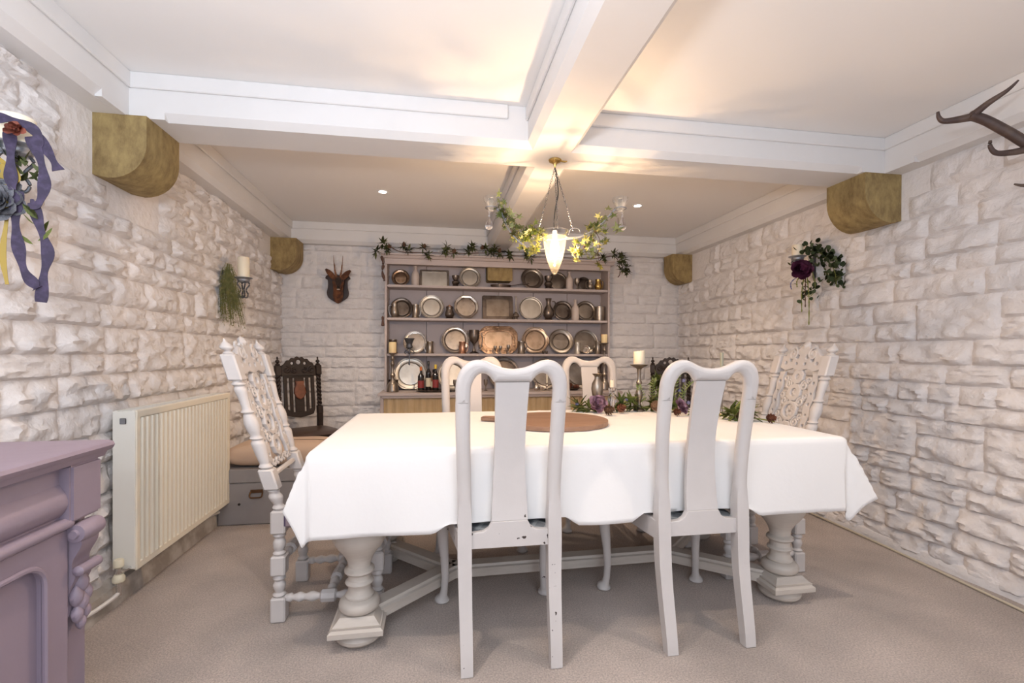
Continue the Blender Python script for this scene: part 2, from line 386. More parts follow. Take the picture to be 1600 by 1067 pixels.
def lay(wall, u0, u1, place, rz, seed, stones, zt=2.12, flip=1):
    rnd = random.Random(seed); z = .012; rows = []
    while z < zt-.05:
        h = rnd.choice([.088, .10, .11, .118, .125, .13])
        if z+h > zt-.05: h = zt-z
        rows.append((z, h)); z += h
    blocked = []; skip = lambda p: any(abs(p[0]-q[0]) < .35 and q[1]-.15 < p[1] < q[2]+.15 and p[2]+.05 > 1.85 for q in ((XL, 2.24, 2.50), (XR, 2.26, 2.52), (XL, 4.40, 4.9), (XR, 4.44, 4.9))) and wall is not wallB
    for ri, (z, h) in enumerate(rows):
        u = u0-rnd.uniform(0, .12)
        while u < u1:
            hit = [b for b in blocked if b[2] == ri and b[0] < u+.10 and b[1] > u+.001]
            if hit: u = hit[0][1]; continue
            nxt = [b[0] for b in blocked if b[2] == ri and b[0] >= u+.10]
            lim = min(nxt+[u1])
            if rnd.random() < .045 and ri+1 < len(rows) and lim-u > .4:
                L = .42*rnd.uniform(.85, 1.1); H = h+rows[ri+1][1]
                me = stones[('big', rnd.randrange(3))]; sx = L/.42; sz = H/.225
                blocked.append((u, u+L, ri+1))
            else:
                b = rnd.choices(SL, (2, 4, 4, 2))[0]; L = b*rnd.uniform(.88, 1.12); H = h
                if lim-(u+L) < .10: L = lim-u
                b = min(SL, key=lambda s: abs(s-L)); me = stones[(b, rnd.randrange(6))]; sx = L/b; sz = H/.112
            c = u+L/2
            if not skip(place(c, z+H/2)): inst('stone', me, wall, place(c, z+H/2), (0, 0, rz), ((sx*(1+.007/L)), rnd.uniform(.85, 1.3), sz*(1+.004/H)))
            u += L
st = stone_set(1, 11)
lay(wallL, .25, YB-.01, lambda c, z: (XL, c, z), pi/2, 5, st)
lay(wallR, -(YB-.01), -.35, lambda c, z: (XR, -c, z), -pi/2, 8, stone_set(.95, 77))
lay(wallB, XL+.02, XR-.02, lambda c, z: (c, YB, z), 0, 13, stone_set(.75, 41))

# beams: cased in painted boards with a cover strip under the ceiling
def beam(n, poly, axis, a, b):
    return struct(MB().prism(poly, axis, a, b).build('trim_%d' % n, 'beam', smooth=0))
def strip(p, c, d):
    MB().box(c, d, .004).build('cover_strip', 'beam', p)
CX0, CX1, TY0, TY1 = .445, .70, 2.262, 2.53
ch = .030
def prof(a, b, zt=ZC, zs=ZS): return [(a, zt), (a, zs+ch), (a+ch, zs), (b-ch, zs), (b, zs+ch), (b, zt)]
tr = beam(1, prof(TY0, TY1), 'x', XL, XR)
strip(tr, ((XL+CX0)/2, TY0-.006, 2.266), (CX0-XL-.2, .014, .068)); strip(tr, ((XR+CX1)/2, TY0-.006, 2.266), (XR-CX1-.1, .014, .068))
strip(tr, ((XL+CX0)/2, TY1+.006, 2.266), (CX0-XL-.2, .014, .068)); strip(tr, ((XR+CX1)/2, TY1+.006, 2.266), (XR-CX1-.1, .014, .068))
cb = beam(2, prof(CX0, CX1), 'y', YF, TY0+ch)
for x in (CX0-.006, CX1+.006): strip(cb, (x, (YF+TY0)/2, 2.266), (.014, TY0-YF, .068))
cr = beam(3, prof(.50, .72), 'y', TY1-ch, YB)
for x in (.494, .726): strip(cr, (x, (YB+TY1)/2, 2.266), (.014, YB-TY1, .068))
bl = beam(4, [(XL, ZC), (XL, ZS), (-1.33, ZS), (-1.30, ZS+ch), (-1.30, ZC)], 'y', YF, YB)
strip(bl, (-1.294, (YF+YB)/2, 2.266), (.014, YB-YF, .068))
br = beam(5, [(XR, ZC), (XR, ZS), (2.50, ZS), (2.47, ZS+ch), (2.47, ZC)], 'y', YF, YB)
strip(br, (2.464, (YF+YB)/2, 2.266), (.014, YB-YF, .068))
bb = beam(6, [(YB, ZC), (YB, ZS), (4.60, ZS), (4.57, ZS+ch), (4.57, ZC)], 'x', XL, XR)
strip(bb, ((XL+XR)/2, 4.564, 2.266), (XR-XL, .014, .068))
# square stop blocks where the chamfers end
for (c, d) in (((-1.235, TY0+.016, ZS+.016), (.15, .034, .034)), ((2.40, TY0+.016, ZS+.016), (.15, .034, .034)),
               ((-1.312, 2.18, ZS+.016), (.026, .17, .034)), ((2.486, 2.18, ZS+.016), (.034, .17, .034))):
    MB().box(c, d).build('chamfer_stop', 'beam', tr, smooth=0)

# oak corbels under the beam ends
def corbel(label, x0, dirx, y0, y1, zt, w_, h_):
    r = min(w_, h_)*.72
    pr = [(0, zt), (w_, zt), (w_, zt-h_+r)] + arc(w_-r, zt-h_+r, r, 0, -90, 8)[1:] + [(0, zt-h_+.012)]
    pr = [(x0+dirx*p[0], p[1]) for p in pr]
    b = MB().prism(pr, 'y', y0, y1)
    tag(b.build('corbel', 'oak'), label, 'corbel', 'oak corbels under the beams')
corbel('large oak corbel on left wall under the cross beam', XL+.0, 1, 2.24, 2.50, ZS, .205, .272)
corbel('large oak corbel on right wall under the cross beam', XR, -1, 2.26, 2.52, ZS, .235, .272)
corbel('small oak corbel in the back left corner', XL, 1, 4.40, 4.62, ZS, .215, .29)
corbel('small oak corbel in the back right corner', XR, -1, 4.44, 4.62, ZS, .215, .29)
tag(MB().prism([(.49, 1.95), (.49, 1.80), (.50, 1.79), (.72, 1.79), (.73, 1.80), (.73, 1.95)], 'y', 4.47, 4.67).build('corbel', 'oak'),
    'oak corbel showing through the top of the dresser', 'corbel', 'oak corbels under the beams')

# plinth at the foot of the left wall
pl = MB()
pl.grid(60, 4, lambda u, v: Vector((XL+(.0, .055, .062, .066, .07)[int(v*4+.5)]+noise.noise(Vector((u*20, v*3, 1)))*.006, .3+u*4.37, (.105, .085, .06, .03, 0)[int(v*4+.5)]+noise.noise(Vector((u*14, v*2, 4)))*.006*(v < .9))))
struct(pl.build('baseboard_left', 'plinth'))
pl = MB()
pl.grid(60, 3, lambda u, v: Vector((XR-(.0, .02, .028, .03)[int(v*3+.5)]-noise.noise(Vector((u*20, v*3, 7)))*.006, .3+u*4.37, (.06, .05, .03, 0)[int(v*3+.5)])))
struct(pl.build('baseboard_right', 'mortar'))

# ceiling spotlights
for (x, y, lb) in ((-.389, 3.62, 'lit recessed ceiling spotlight left of the beam'), (1.616, 3.61, 'lit recessed ceiling spotlight right of the beam')):
    t = thing('ceiling_spotlight', lb, 'spotlight', (x, y, ZC), 0, 'recessed spotlights')
    MB().lathe([(.026, .0), (.042, -.001), (.044, -.004), (.040, -.007), (.028, -.005), (.026, .0)], cap=False).build('bezel', 'white', t)
    MB().lathe([(.0, -.004), (.027, -.0042), (.027, -.001)], cap=False).build('lens', 'spotface', t)
    light('spot_light', 'SPOT', (x, y, ZC-.02), 29, (1, .80, .62), spot_size=radians(110), spot_blend=.8, shadow_soft_size=.03)
# two more of the same downlights in the front bays, above the camera
for (x, y) in ((-.42, 1.1), (1.6, 1.1)):
    light('spot_light', 'SPOT', (x, y, ZC-.02), 33, (1, .84, .70), spot_size=radians(110), spot_blend=.8, shadow_soft_size=.03)
#__PART2__
# ================================================================== TABLE
TX0, TX1, TY_0, TY_1, TZ = -.425, 1.69, 1.735, 2.77, .750
t = thing('refectory_table', 'large painted refectory table with bulbous turned legs under a white cloth', 'table', ((TX0+TX1)/2, (TY_0+TY_1)/2, 0))
ox, oy = (TX0+TX1)/2, (TY_0+TY_1)/2
MB().box((0, 0, TZ-.025), (TX1-TX0-.01, TY_1-TY_0-.01, .035), .004).build('tabletop', 'tablepaint', t)
MB().box((0, 0, TZ-.095), (TX1-TX0-.22, TY_1-TY_0-.16, .10), .003).build('apron', 'tablepaint', t)
LP = [(-.285-ox, 1.875-oy), (1.545-ox, 1.91-oy), (-.26-ox, 2.57-oy), (1.545-ox, 2.61-oy)]
def table_leg():
    m = MB()
    prof = [(.05, .008), (.074, .010), (.086, .022), (.088, .034), (.078, .048), (.055, .055), (.05, .062)]
    m.lathe(prof, seg=32)
    for z, h in ((.072, .084), (.086, .066), (.100, .056)): pass
    for (z0, z1, a0, a1) in ((.060, .078, .098, .098), (.078, .086, .098, .088), (.086, .094, .088, .090), (.094, .118, .084, .062)):
        r = []
        for z, a in ((z0, a0), (z1, a1)): r.append([m.b.verts.new((x*a, y*a, z)) for x, y in ((-1, -1), (1, -1), (1, 1), (-1, 1))])
        for i in range(4): m.b.faces.new((r[0][i], r[0][(i+1) % 4], r[1][(i+1) % 4], r[1][i]))
        m.b.faces.new(r[0][::-1]); m.b.faces.new(r[1])
    p = [(.055, .115)] + [(.058+.018*cos(radians(a)), .142+.022*sin(radians(a))) for a in range(-80, 81, 16)]
    p += [(.050, .168), (.053, .172), (.053, .178), (.049, .182), (.043, .190), (.041, .205), (.043, .216)]
    p += [(.050, .219), (.053, .225), (.050, .231), (.043, .235), (.041, .246), (.042, .256), (.050, .260), (.056, .267), (.055, .275), (.046, .281)]
    p += spline([(.042, .285), (.045, .305), (.060, .335), (.084, .365), (.100, .395), (.105, .425), (.104, .460), (.098, .490)], 4)
    p += [(.088, .498), (.088, .510), (.070, .515), (.066, .54), (.066, .64)]
    m.lathe(p, seg=36); m.box((0, 0, .64), (.14, .14, .12), .004)
    return m.mesh('leg', 'tablepaint')
lm = table_leg()
for (x, y) in LP: inst('leg', lm, t, (x, y, 0))
def stretch(a, b):
    A, B = Vector((*a, .088)), Vector((*b, .088)); d = B-A; L = d.length; ang = math.atan2(d.y, d.x)
    m = MB().prism([(-.045, -.025), (.045, -.025), (.045, .012), (.034, .016), (.030, .026), (-.030, .026), (-.034, .016), (-.045, .012)], 'x', 0, L)
    m.build('stretcher', 'tablepaint', t, A, ang)
J0, J1 = (.08-ox, 2.22-oy), (1.15-ox, 2.24-oy)
for a, b in ((LP[0], J0), (LP[2], J0), (LP[1], J1), (LP[3], J1), (J0, J1)): stretch(a, b)

# cloth
CH = [(.055, .475), (.805, 1.225)]
def cloth():
    o = .315; Lx, Ly = TX1-TX0, TY_1-TY_0; nu, nv = 170, 100; m = MB()
    def q(v, L):        # sheet coordinate -> (position on the edge, overflow)
        if v < 0: return 0, v
        if v > L: return L, v-L
        return v, 0
    def fn(u, v):
        a = -o+u*(Lx+2*o); b = -o+v*(Ly+2*o)
        px, ax = q(a, Lx); py, by = q(b, Ly); A, B = abs(ax), abs(by); sx = 1 if ax > 0 else -1; sy = 1 if by > 0 else -1
        z = TZ+.002; x = TX0+px; y = TY_0+py
        if A == 0 and B == 0:
            z += .0022*noise.noise(Vector((x*6, y*6, 0)))+.0012*noise.noise(Vector((x*17, y*13, 0)))
            if abs(x-.62) < .012: z += .0015
            return Vector((x, y, z))
        r = max(A, B); mn = min(A, B); rr = .014
        drop = rr*(1-cos(min(r/rr, pi/2))) + max(0, r-rr*pi/2)*.985 + mn*.06
        out = rr*sin(min(r/rr, pi/2)) + r*.045
        k = r/o
        if A == 0 or B == 0 or mn < .02:
            s = x if A < B else y
            wv = .5*sin(s*10.5+1)+.5*noise.noise(Vector((s*5, 2, 0)))*2
            edge = min(px, Lx-px) if A < B else min(py, Ly-py)
            out += .017*k*k*wv*min(1, edge/.15+.1)
        th = math.atan2(B, A+1e-9); fl = sin(2*th)
        dx = A/(r+1e-9); dy = B/(r+1e-9)
        if mn > 0:
            am = .55 if sx < 0 else 1; m_ = min(1, mn/.05)
            gx = math.exp(-((th-.36)/.24)**2)*m_*am; tk = math.exp(-((th-1.15)/.22)**2)*m_
            x += sx*(out*dx+r*(.34*gx-.05*tk)); y += sy*(out*dy+r*(.10*gx-.09*am*math.exp(-((th-.85)/.16)**2)*m_))
            drop += r*(.16*math.exp(-((th-.78)/.16)**2)*m_*am-(.60 if sx < 0 else .16)*gx)
            drop -= mn*.05
        else:
            if A > 0: x += sx*out
            else: y += sy*out
        z -= drop
        z -= .012*k*noise.noise(Vector((x*2.2, y*2.2, 3)))
        # rests on the seats of the two near chairs
        if sy < 0 and B > 0 and A == 0:
            for (c0, c1) in CH:
                w_ = min(1, max(0, (x-c0+.06)/.05))*min(1, max(0, (c1+.06-x)/.05))
                lo = .484
                if z < lo: z = z+(lo-z)*w_; y += (.02-.0)*w_*0
        if sy > 0 and B > 0:
            for (c0, c1) in ((.01, .46), (.84, 1.33)):
                w_ = min(1, max(0, (x-c0+.06)/.05))*min(1, max(0, (c1+.06-x)/.05))
                if z < .484: z = z+(.484-z)*w_
        if A > 0 and B == 0:
            for (c0, c1, sg) in ((2.035, 2.435, -1), (2.10, 2.50, 1)):
                w_ = min(1, max(0, (y-c0+.06)/.05))*min(1, max(0, (c1+.06-y)/.05))
                if sg == sx and z < .499: z = z+(.499-z)*w_
        return Vector((x, y, z))
    m.grid(nu, nv, fn)
    ob = m.build('tablecloth', 'cloth', smooth=80)
    md = ob.modifiers.new('thickness', 'SOLIDIFY'); md.thickness = .0016; md.offset = 1
    return ob
tag(cloth(), 'long white cotton cloth draped over the refectory table', 'tablecloth')

# ================================================================== SPLAT-BACK CHAIRS
def blean(z):
    P = [(0, -.065), (.12, -.040), (.28, -.008), (.44, 0), (.60, .004), (.75, -.006), (.90, -.032), (1.08, -.072), (1.2, -.10)]
    for (a, ya), (b, yb) in zip(P, P[1:]):
        if z <= b: t_ = (z-a)/(b-a); t_ = max(0, t_); return ya+(yb-ya)*t_
    return P[-1][1]
def smooth_lean(z): return sum(blean(max(0, z+d)) for d in (-.06, -.03, 0, .03, .06))/5
def splat_chair(label, loc, rz, pm='chair', group='painted splat-back dining chairs'):
    t = thing('dining_chair', label, 'chair', loc, rz, group)
    for s in (-1, 1):
        zs = [i*.93/22 for i in range(23)]
        def hx(z): return .156+.006*min(1, z/.4)+.0085*(3*(lambda q: q*q)(min(1, max(0, (z-.55)/.36)))-2*min(1, max(0, (z-.55)/.36))**3)
        pts = [(s*hx(z), smooth_lean(z), z) for z in zs]
        rad = [(.0205+.004*min(1, z/.4)+.0022*min(1, max(0, z-.5)/.4), .019+.004*min(1, z/.4)) for z in zs]
        sq = [1 if z < .50 else max(.12, 1-(z-.50)/.12) for z in zs]
        MB().tube(pts, rad, 12, up=(0, 1, 0), rect=sq).build('rear_leg', pm, t, smooth=50)
        # front leg, slightly cabriole with a pad foot
        zz = [.0, .006, .014, .022, .034, .06, .12, .20, .28, .34, .38, .43]
        oo = [.010, .010, .010, .008, .003, -.002, -.006, -.002, .006, .010, .008, 0]
        rr = [.022, .032, .033, .026, .018, .0155, .016, .019, .024, .028, .028, .026]
        MB().tube([(s*(.225+o*.8), .42+o, z) for z, o in zip(zz, oo)], rr, 14, up=(0, 1, 0)).build('front_leg', pm, t, smooth=60)
        a = Vector((s*.172, .0, .432)); b = Vector((s*.225, .42, .432)); d = (b-a)
        MB().box((0, 0, 0), (d.length, .028, .075), .004).build('side_rail', pm, t, (a+b)/2, math.atan2(d.y, d.x))
    MB().box((0, .43, .432), (.43, .028, .075), .004).build('front_rail', pm, t)
    o = [(-.150, .408), (.150, .408), (.150, .462), (.095, .466), (.076, .478), (.064, .500), (-.064, .500), (-.076, .478), (-.095, .466), (-.150, .462)]
    MB().shape([o], .026, .002).build('rear_rail', pm, t)
    H = [(.060, 1.000), (.066, 1.000), (.072, 1.008), (.084, 1.022), (.100, 1.030), (.118, 1.027), (.132, 1.012), (.143, .985), (.1450, .955), (.1450, .92)]
    O = [(.1955, .92), (.1965, .955), (.196, .992), (.188, 1.026), (.172, 1.053), (.148, 1.071), (.122, 1.077), (.095, 1.073), (.066, 1.060), (.034, 1.049), (0, 1.045)]
    H = spline(H, 3); O = spline(O, 3)
    half = H+O
    out = half+[(-x, z) for x, z in reversed(half)][1:]
    MB().shape([out], .0445, .020, res=4).warp(lambda v: Vector((v.x, v.y+smooth_lean(v.z), v.z))).build('crest_rail', pm, t, smooth=60)
    w_ = [(.500, .066), (.56, .064), (.64, .060), (.74, .0565), (.84, .0565), (.93, .0585), (1.001, .060)]
    w_ = [(a, b) for a, b in spline(w_, 3)]
    out = [(b, a) for a, b in w_]+[(-b, a) for a, b in reversed(w_)]
    MB().tube([(0, smooth_lean(z)+.016*sin((z-.5)/.5*pi), z) for z, b in w_], [(b, .009) for z, b in w_], 12, up=(0, 1, 0), rect=.94).build('splat', pm, t, smooth=30)
    sd = MB()
    def seat(u, v):
        x = (u-.5)*2; y = .012+v*.425; hw = .150+.055*v
        h = (1-abs(x)**4)*(1-abs(2*v-1)**4)
        return Vector((x*hw, y, .462+.012*h))
    sd.grid(14, 12, seat); sd.build('seat_pad', 'tartan', t)
    return t
splat_chair('pale painted splat-back chair, left of the two nearest, chipped on its legs', (.265, 1.668, 0), 0, 'chip')
splat_chair('pale painted splat-back chair, right of the two nearest', (1.012, 1.668, 0), 0)
splat_chair('far splat-back chair behind the table, left one, before the liquor bottles', (.235, 2.985, 0), pi+.02)
splat_chair('far splat-back chair behind the table, right one, facing the mauve rose', (1.085, 3.20, 0), pi-.12)

# ================================================================== CARVED HIGH-BACK CHAIRS
def clean(z): return 0 if z < .46 else (z-.46)*.305
def turned_post(zmax=True):
    m = MB()
    def blk(z0, z1, h=.029): m.box((0, 0, (z0+z1)/2), (2*h, 2*h, z1-z0), .006)
    def tn(ps): m.lathe(spline(ps, 3), seg=16)
    blk(0, .10); tn([(.020, .10), (.026, .108), (.018, .118), (.023, .135), (.024, .15), (.018, .165), (.025, .175), (.020, .19)])
    blk(.19, .27); tn([(.020, .27), (.025, .278), (.018, .288), (.024, .305), (.024, .325), (.018, .34), (.025, .35), (.020, .36)])
    blk(.36, .455)
    if not zmax: return m
    tn([(.020, .455), (.026, .465), (.018, .477), (.024, .495), (.027, .51), (.020, .525), (.024, .535), (.02, .54)])
    blk(.54, .625)
    tn([(.020, .625), (.027, .633), (.019, .645), (.021, .66), (.026, .71), (.027, .73), (.020, .742), (.026, .75), (.020, .76), (.026, .785), (.028, .815), (.022, .842),
        (.019, .85), (.027, .858), (.019, .866), (.018, .89), (.021, .925), (.024, .95), (.019, .962), (.027, .970), (.02, .98), (.02, .985)])
    blk(.985, 1.092, .028)
    tn([(.018, 1.09), (.022, 1.096), (.012, 1.104), (.022, 1.112), (.026, 1.12), (.018, 1.132), (.008, 1.142), (.003, 1.155)])
    return m
def spiral(cx, cz, r0, r1, a0, turns, n=22):
    return [(cx+(r0+(r1-r0)*i/n)*cos(a0+turns*2*pi*i/n), 0, cz+(r0+(r1-r0)*i/n)*sin(a0+turns*2*pi*i/n)) for i in range(n+1)]
def circ(cx, cz, r, n=18, w=0, k=6): return [(cx+(r*(1+w*cos(k*a)))*cos(a), cz+(r*(1+w*cos(k*a)))*sin(a)) for a in [2*pi*i/n for i in range(n)]]
def turned_bar(m, a, b, block=True):
    """stretcher between two points with a block in the middle"""
    A, B = Vector(a), Vector(b); L = (B-A).length; q = (B-A).to_track_quat('Z', 'Y').to_matrix().to_4x4(); M4 = Matrix.Translation(A) @ q
    ps = []
    h = L/2-.03
    for s in (0, 1):
        pts = [(.012, .0), (.018, .02*h/.12), (.012, .03*h/.12), (.020, .05*h/.12), (.013, .068*h/.12), (.021, .09*h/.12), (.013, .112*h/.12), (.016, h)]
        if s: pts = [(r, L-z) for r, z in reversed(pts)]
        m.lathe(spline(pts, 3), seg=12, M4=M4)
    m.lathe([(.020, L/2-.032), (.026, L/2-.026), (.026, L/2+.026), (.020, L/2+.032)], seg=8, M4=M4)
def carved_chair(label, loc, rz):
    t = thing('carved_chair', label, 'chair', loc, rz, 'carved high-back end chairs')
    warp = lambda v: Vector((v.x, v.y-clean(v.z), v.z))
    pm = turned_post().warp(warp).mesh('post', 'chair'); lmh = turned_post(False).mesh('leg', 'chair')
    for s in (-1, 1):
        inst('post', pm, t, (s*.175, 0, 0)); inst('leg', lmh, t, (s*.19, .39, 0))
        m = MB(); turned_bar(m, (s*.175, .02, .09), (s*.19, .37, .09)); m.build('stretcher', 'chair', t)
    m = MB(); turned_bar(m, (-.18, .195, .09), (.18, .195, .09)); m.build('stretcher', 'chair', t)
    m = MB(); turned_bar(m, (-.175, .39, .235), (.175, .39, .235)); m.build('stretcher', 'chair', t)
    m = MB(); turned_bar(m, (-.16, 0, .235), (.16, 0, .235)); m.build('stretcher', 'chair', t)
    m = MB(); m.box((0, .195, .425), (.40, .40, .05), .006).build('seat_frame', 'chair', t)
    m = MB(); m.grid(12, 12, lambda u, v: Vector(((u-.5)*.40, .0+v*.42, .445+.045*(1-abs(2*u-1)**5)*(1-abs(2*v-1)**5))))
    m.box((0, .21, .415), (.405, .415, .062), .01)
    m.build('seat_cushion', 'purpleplaid', t)
    # lower and upper rails
    m = MB(); m.box((0, 0, .588), (.31, .018, .018), .005)
    for k in range(7): m.tube([(x, -.0, z) for x, _, z in spiral(-.12+k*.04, .625, .018, .006, 0 if k % 2 else pi, .9 if k % 2 else -.9, 12)], .006, 6, up=(0, 1, 0))
    m.warp(warp).build('lower_rail', 'chair', t)
    # side slats, pierced and scalloped
    for s in (-1, 1):
        L = [(s*(.098+.006*sin(z*60)), z) for z in [.64+.02*i for i in range(19)]]+[(s*(.142+.005*sin(z*75)), z) for z in [1.0-.02*i for i in range(19)]]
        holes = [circ(s*.120, .67+.055*i, .0085 if i % 2 else .006, 10) for i in range(6)]
        m = MB().shape([L]+holes, .018, .004, res=1)
        for i in range(4): m.tube([(x, -.008, z) for x, _, z in spiral(s*.121, .70+.09*i, .020, .005, pi/2, s*1.2, 16)], .0052, 6, up=(0, 1, 0))
        m.warp(warp).build('side_slat', 'chair', t)
    # centre column: rings, discs and leaf scrolls
    m = MB()
    for cz, r, rh in ((.69, .046, .024), (.79, .054, .036), (.89, .048, .022), (.975, .040, .014)):
        m.shape([circ(0, cz, r, 28, .05, 9), circ(0, cz, rh, 18)], .020, .004, res=1)
        for k in range(6):
            a = k*pi/3; m.lathe([(0, -.004), (rh*.36, 0), (0, .004)], (rh*.55*cos(a), 0, cz+rh*.55*sin(a)), 8, Matrix.Rotation(pi/2, 4, 'X'))
        m.tube([(x, -.006, z) for x, _, z in [(r*.82*cos(a), 0, cz+r*.82*sin(a)) for a in [i*pi/10 for i in range(20)]]], .0045, 6, up=(0, 1, 0), closed=True)
    for cz in (.735, .84, .93):
        for s in (-1, 1):
            m.tube([(x, 0, z) for x, _, z in spiral(s*.056, cz, .026, .007, pi/2, s*1.4, 18)], .0065, 6, up=(0, 1, 0))
            m.tube([(x, 0, z) for x, _, z in spiral(s*.084, cz+.03, .018, .005, -pi/2, -s*1.2, 14)], .0055, 6, up=(0, 1, 0))
    m.warp(warp).build('openwork_panel', 'chair', t)
    # crest
    top = [(x, 1.085+.050*cos(x/.15*pi/2)+.010*sin(abs(x)*90)) for x in [-.145+.29*i/28 for i in range(29)]]
    out = top+[(.145, 1.02), (.10, 1.005), (.05, 1.018), (0, 1.005), (-.05, 1.018), (-.10, 1.005), (-.145, 1.02)]
    holes = [circ(s*x, z, r, 10) for s in (-1, 1) for x, z, r in ((.035, 1.085, .012), (.075, 1.068, .013), (.110, 1.048, .009), (.03, 1.045, .008))]
    m = MB().shape([out]+holes, .024, .005, res=1)
    for s in (-1, 1):
        m.tube([(x, -.01, z) for x, _, z in spiral(s*.095, 1.085, .030, .006, pi/2, s*1.5, 20)], .007, 6, up=(0, 1, 0))
        m.tube([(x, -.01, z) for x, _, z in spiral(s*.045, 1.120, .024, .006, pi/2, -s*1.3, 18)], .0065, 6, up=(0, 1, 0))
        m.tube([(x, .01, z) for x, _, z in spiral(s*.070, 1.100, .034, .006, pi/2, s*1.5, 20)], .006, 6, up=(0, 1, 0))
    m.lathe([(0, -.02), (.018, -.012), (.026, 0), (.018, .012), (0, .02)], (0, 0, 1.145), 12, Matrix.Rotation(pi/2, 4, 'X'))
    m.warp(warp).build('crest', 'chair', t)
    return t
carved_chair('white carved high-back chair at the left head of the table', (-.630, 2.235, 0), -pi/2)
carved_chair('grey-white carved high-back chair at the right head of the table', (1.815, 2.30, 0), pi/2)

# ================================================================== DARK CARVED CHAIRS
def dark_chair(label, loc, rz):
    t = thing('hall_chair', label, 'chair', loc, rz, 'dark carved oak chairs')
    ln = lambda z: max(0, z-.46)*.12
    warp = lambda v: Vector((v.x, v.y-ln(v.z), v.z))
    for s in (-1, 1):
        m = MB(); m.box((s*.165, 0, .30), (.042, .042, .60), .004); m.box((s*.165, 0, .61), (.046, .044, .07), .006)
        zz = [.645+i*.27/60 for i in range(61)]
        for ph in (0, pi): m.tube([(s*.165+.009*cos(z*95*s+ph), .009*sin(z*95*s+ph), z) for z in zz], .0125, 7)
        m.box((s*.165, 0, .95), (.048, .046, .085), .006)
        m.lathe(spline([(.016, .99), (.020, 1.0), (.008, 1.01), (.017, 1.02), (.014, 1.032), (.005, 1.042), (.008, 1.052), (.002, 1.065)], 3), (s*.165, 0, 0), 12)
        m.warp(warp).build('post', 'darkwood', t)
        m = MB(); m.lathe(spline([(.022, 0), (.026, .02), (.016, .05), (.024, .09), (.02, .14), (.026, .2), (.018, .24), (.026, .30), (.018, .33), (.022, .36)], 3), (s*.19, .38, 0), 14); m.box((s*.19, .38, .40), (.045, .045, .08), .004)
        m.build('front_leg', 'darkwood', t)
        MB().box((s*.178, .19, .15), (.022, .36, .03), .004).build('stretcher', 'darkwood', t)
    m = MB().box((0, .19, .435), (.42, .42, .05), .006)
    m.build('seat_frame', 'darkwood', t)
    m = MB(); m.grid(12, 12, lambda u, v: Vector(((u-.5)*.43, -.01+v*.43, .462+.025*(1-abs(2*u-1)**6)*(1-abs(2*v-1)**6)))); m.build('seat', 'leatherseat', t)
    # frame of the back panel
    fr = [(-.125, .62), (-.11, .58), (-.06, .565), (0, .555), (.06, .565), (.11, .58), (.125, .62), (.125, .90), (-.125, .90)]
    inn = [(-.098, .63), (-.06, .605), (0, .60), (.06, .605), (.098, .63), (.098, .885), (-.098, .885)]
    MB().shape([fr, inn], .022, .004, res=1).warp(warp).build('panel_frame', 'darkwood', t)
    for x in (-.066, .066): MB().box((x, 0, .745), (.026, .014, .29), .003).warp(warp).build('slat', 'darkwood', t)
    MB().box((0, .002, .745), (.075, .014, .29), .003).warp(warp).build('slat', 'darkwood', t)
    m = MB().shape([[(-.035, .86), (.035, .86), (.032, .83), (.045, .80), (.048, .76), (.032, .725), (0, .705), (-.032, .725), (-.048, .76), (-.045, .80), (-.032, .83)]], .03, .008)
    m.lathe([(0, -.028), (.02, -.022), (.028, -.008), (.028, 0)], (0, -.0, .775), 14, Matrix.Rotation(-pi/2, 4, 'X'))
    o = m.xf(Matrix.Translation((0, .012, 0))).warp(warp).build('carved_shield', 'redwood', t); o['label'] = 'reddish brown carved shield'
    top = [(x, .955+.105*cos(x/.145*pi/2)**.6+.006*sin(x*150)) for x in [-.142+.284*i/26 for i in range(27)]]
    m = MB().shape([top+[(.142, .90), (-.142, .90)], circ(0, 1.018, .020, 12), circ(-.052, 1.008, .013, 10), circ(.052, 1.008, .013, 10)], .026, .005, res=1)
    for s in (-1, 1):
        m.tube([(x, .01, z) for x, _, z in spiral(s*.10, .955, .03, .006, pi/2, s*1.5, 20)], .008, 6, up=(0, 1, 0))
        m.tube([(x, .012, z) for x, _, z in spiral(s*.04, .95, .026, .006, pi/2, -s*1.5, 20)], .007, 6, up=(0, 1, 0))
    m.warp(warp).build('crest', 'darkwood', t)
dark_chair('dark carved oak chair with barley-twist posts in the back left corner', (-1.105, 4.16, 0), pi+.62)
dark_chair('dark carved oak chair in the back right corner, mostly behind a near chair', (2.235, 4.22, 0), pi-.42)

# ================================================================== RADIATOR
RY0, RY1, RZ0, RZ1, RX0, RX1 = 2.285, 3.23, .147, .845, -1.375, -1.285
t = thing('radiator', 'cream double-panel radiator on the left wall', 'radiator', (RX0, RY0, RZ0)); D = Vector((-RX0, -RY0, -RZ0))
def wb(m, *a): return m.xf(Matrix.Translation(D)).build(*a)
m = MB(); n = 24; pts = []
for i in range(n):
    y0 = RY0+.028+(RY1-RY0-.056)*i/n; p = (RY1-RY0-.056)/n
    pts += [(RX1-.006, y0), (RX1-.006, y0+p*.30), (RX1+.004, y0+p*.45), (RX1+.004, y0+p*.85)]
pts.append((RX1-.006, RY1-.028))
V0 = [m.b.verts.new((x, y, RZ0+.03)) for x, y in pts]; V1 = [m.b.verts.new((x, y, RZ1-.035)) for x, y in pts]
for i in range(len(pts)-1): m.b.faces.new((V0[i], V0[i+1], V1[i+1], V1[i]))
m.box((RX1-.010, (RY0+RY1)/2, (RZ0+RZ1)/2), (.008, RY1-RY0-.004, RZ1-RZ0-.01))
for z in (RZ0+.016, RZ1-.018): m.box((RX1-.003, (RY0+RY1)/2, z), (.012, RY1-RY0, .034), .004)
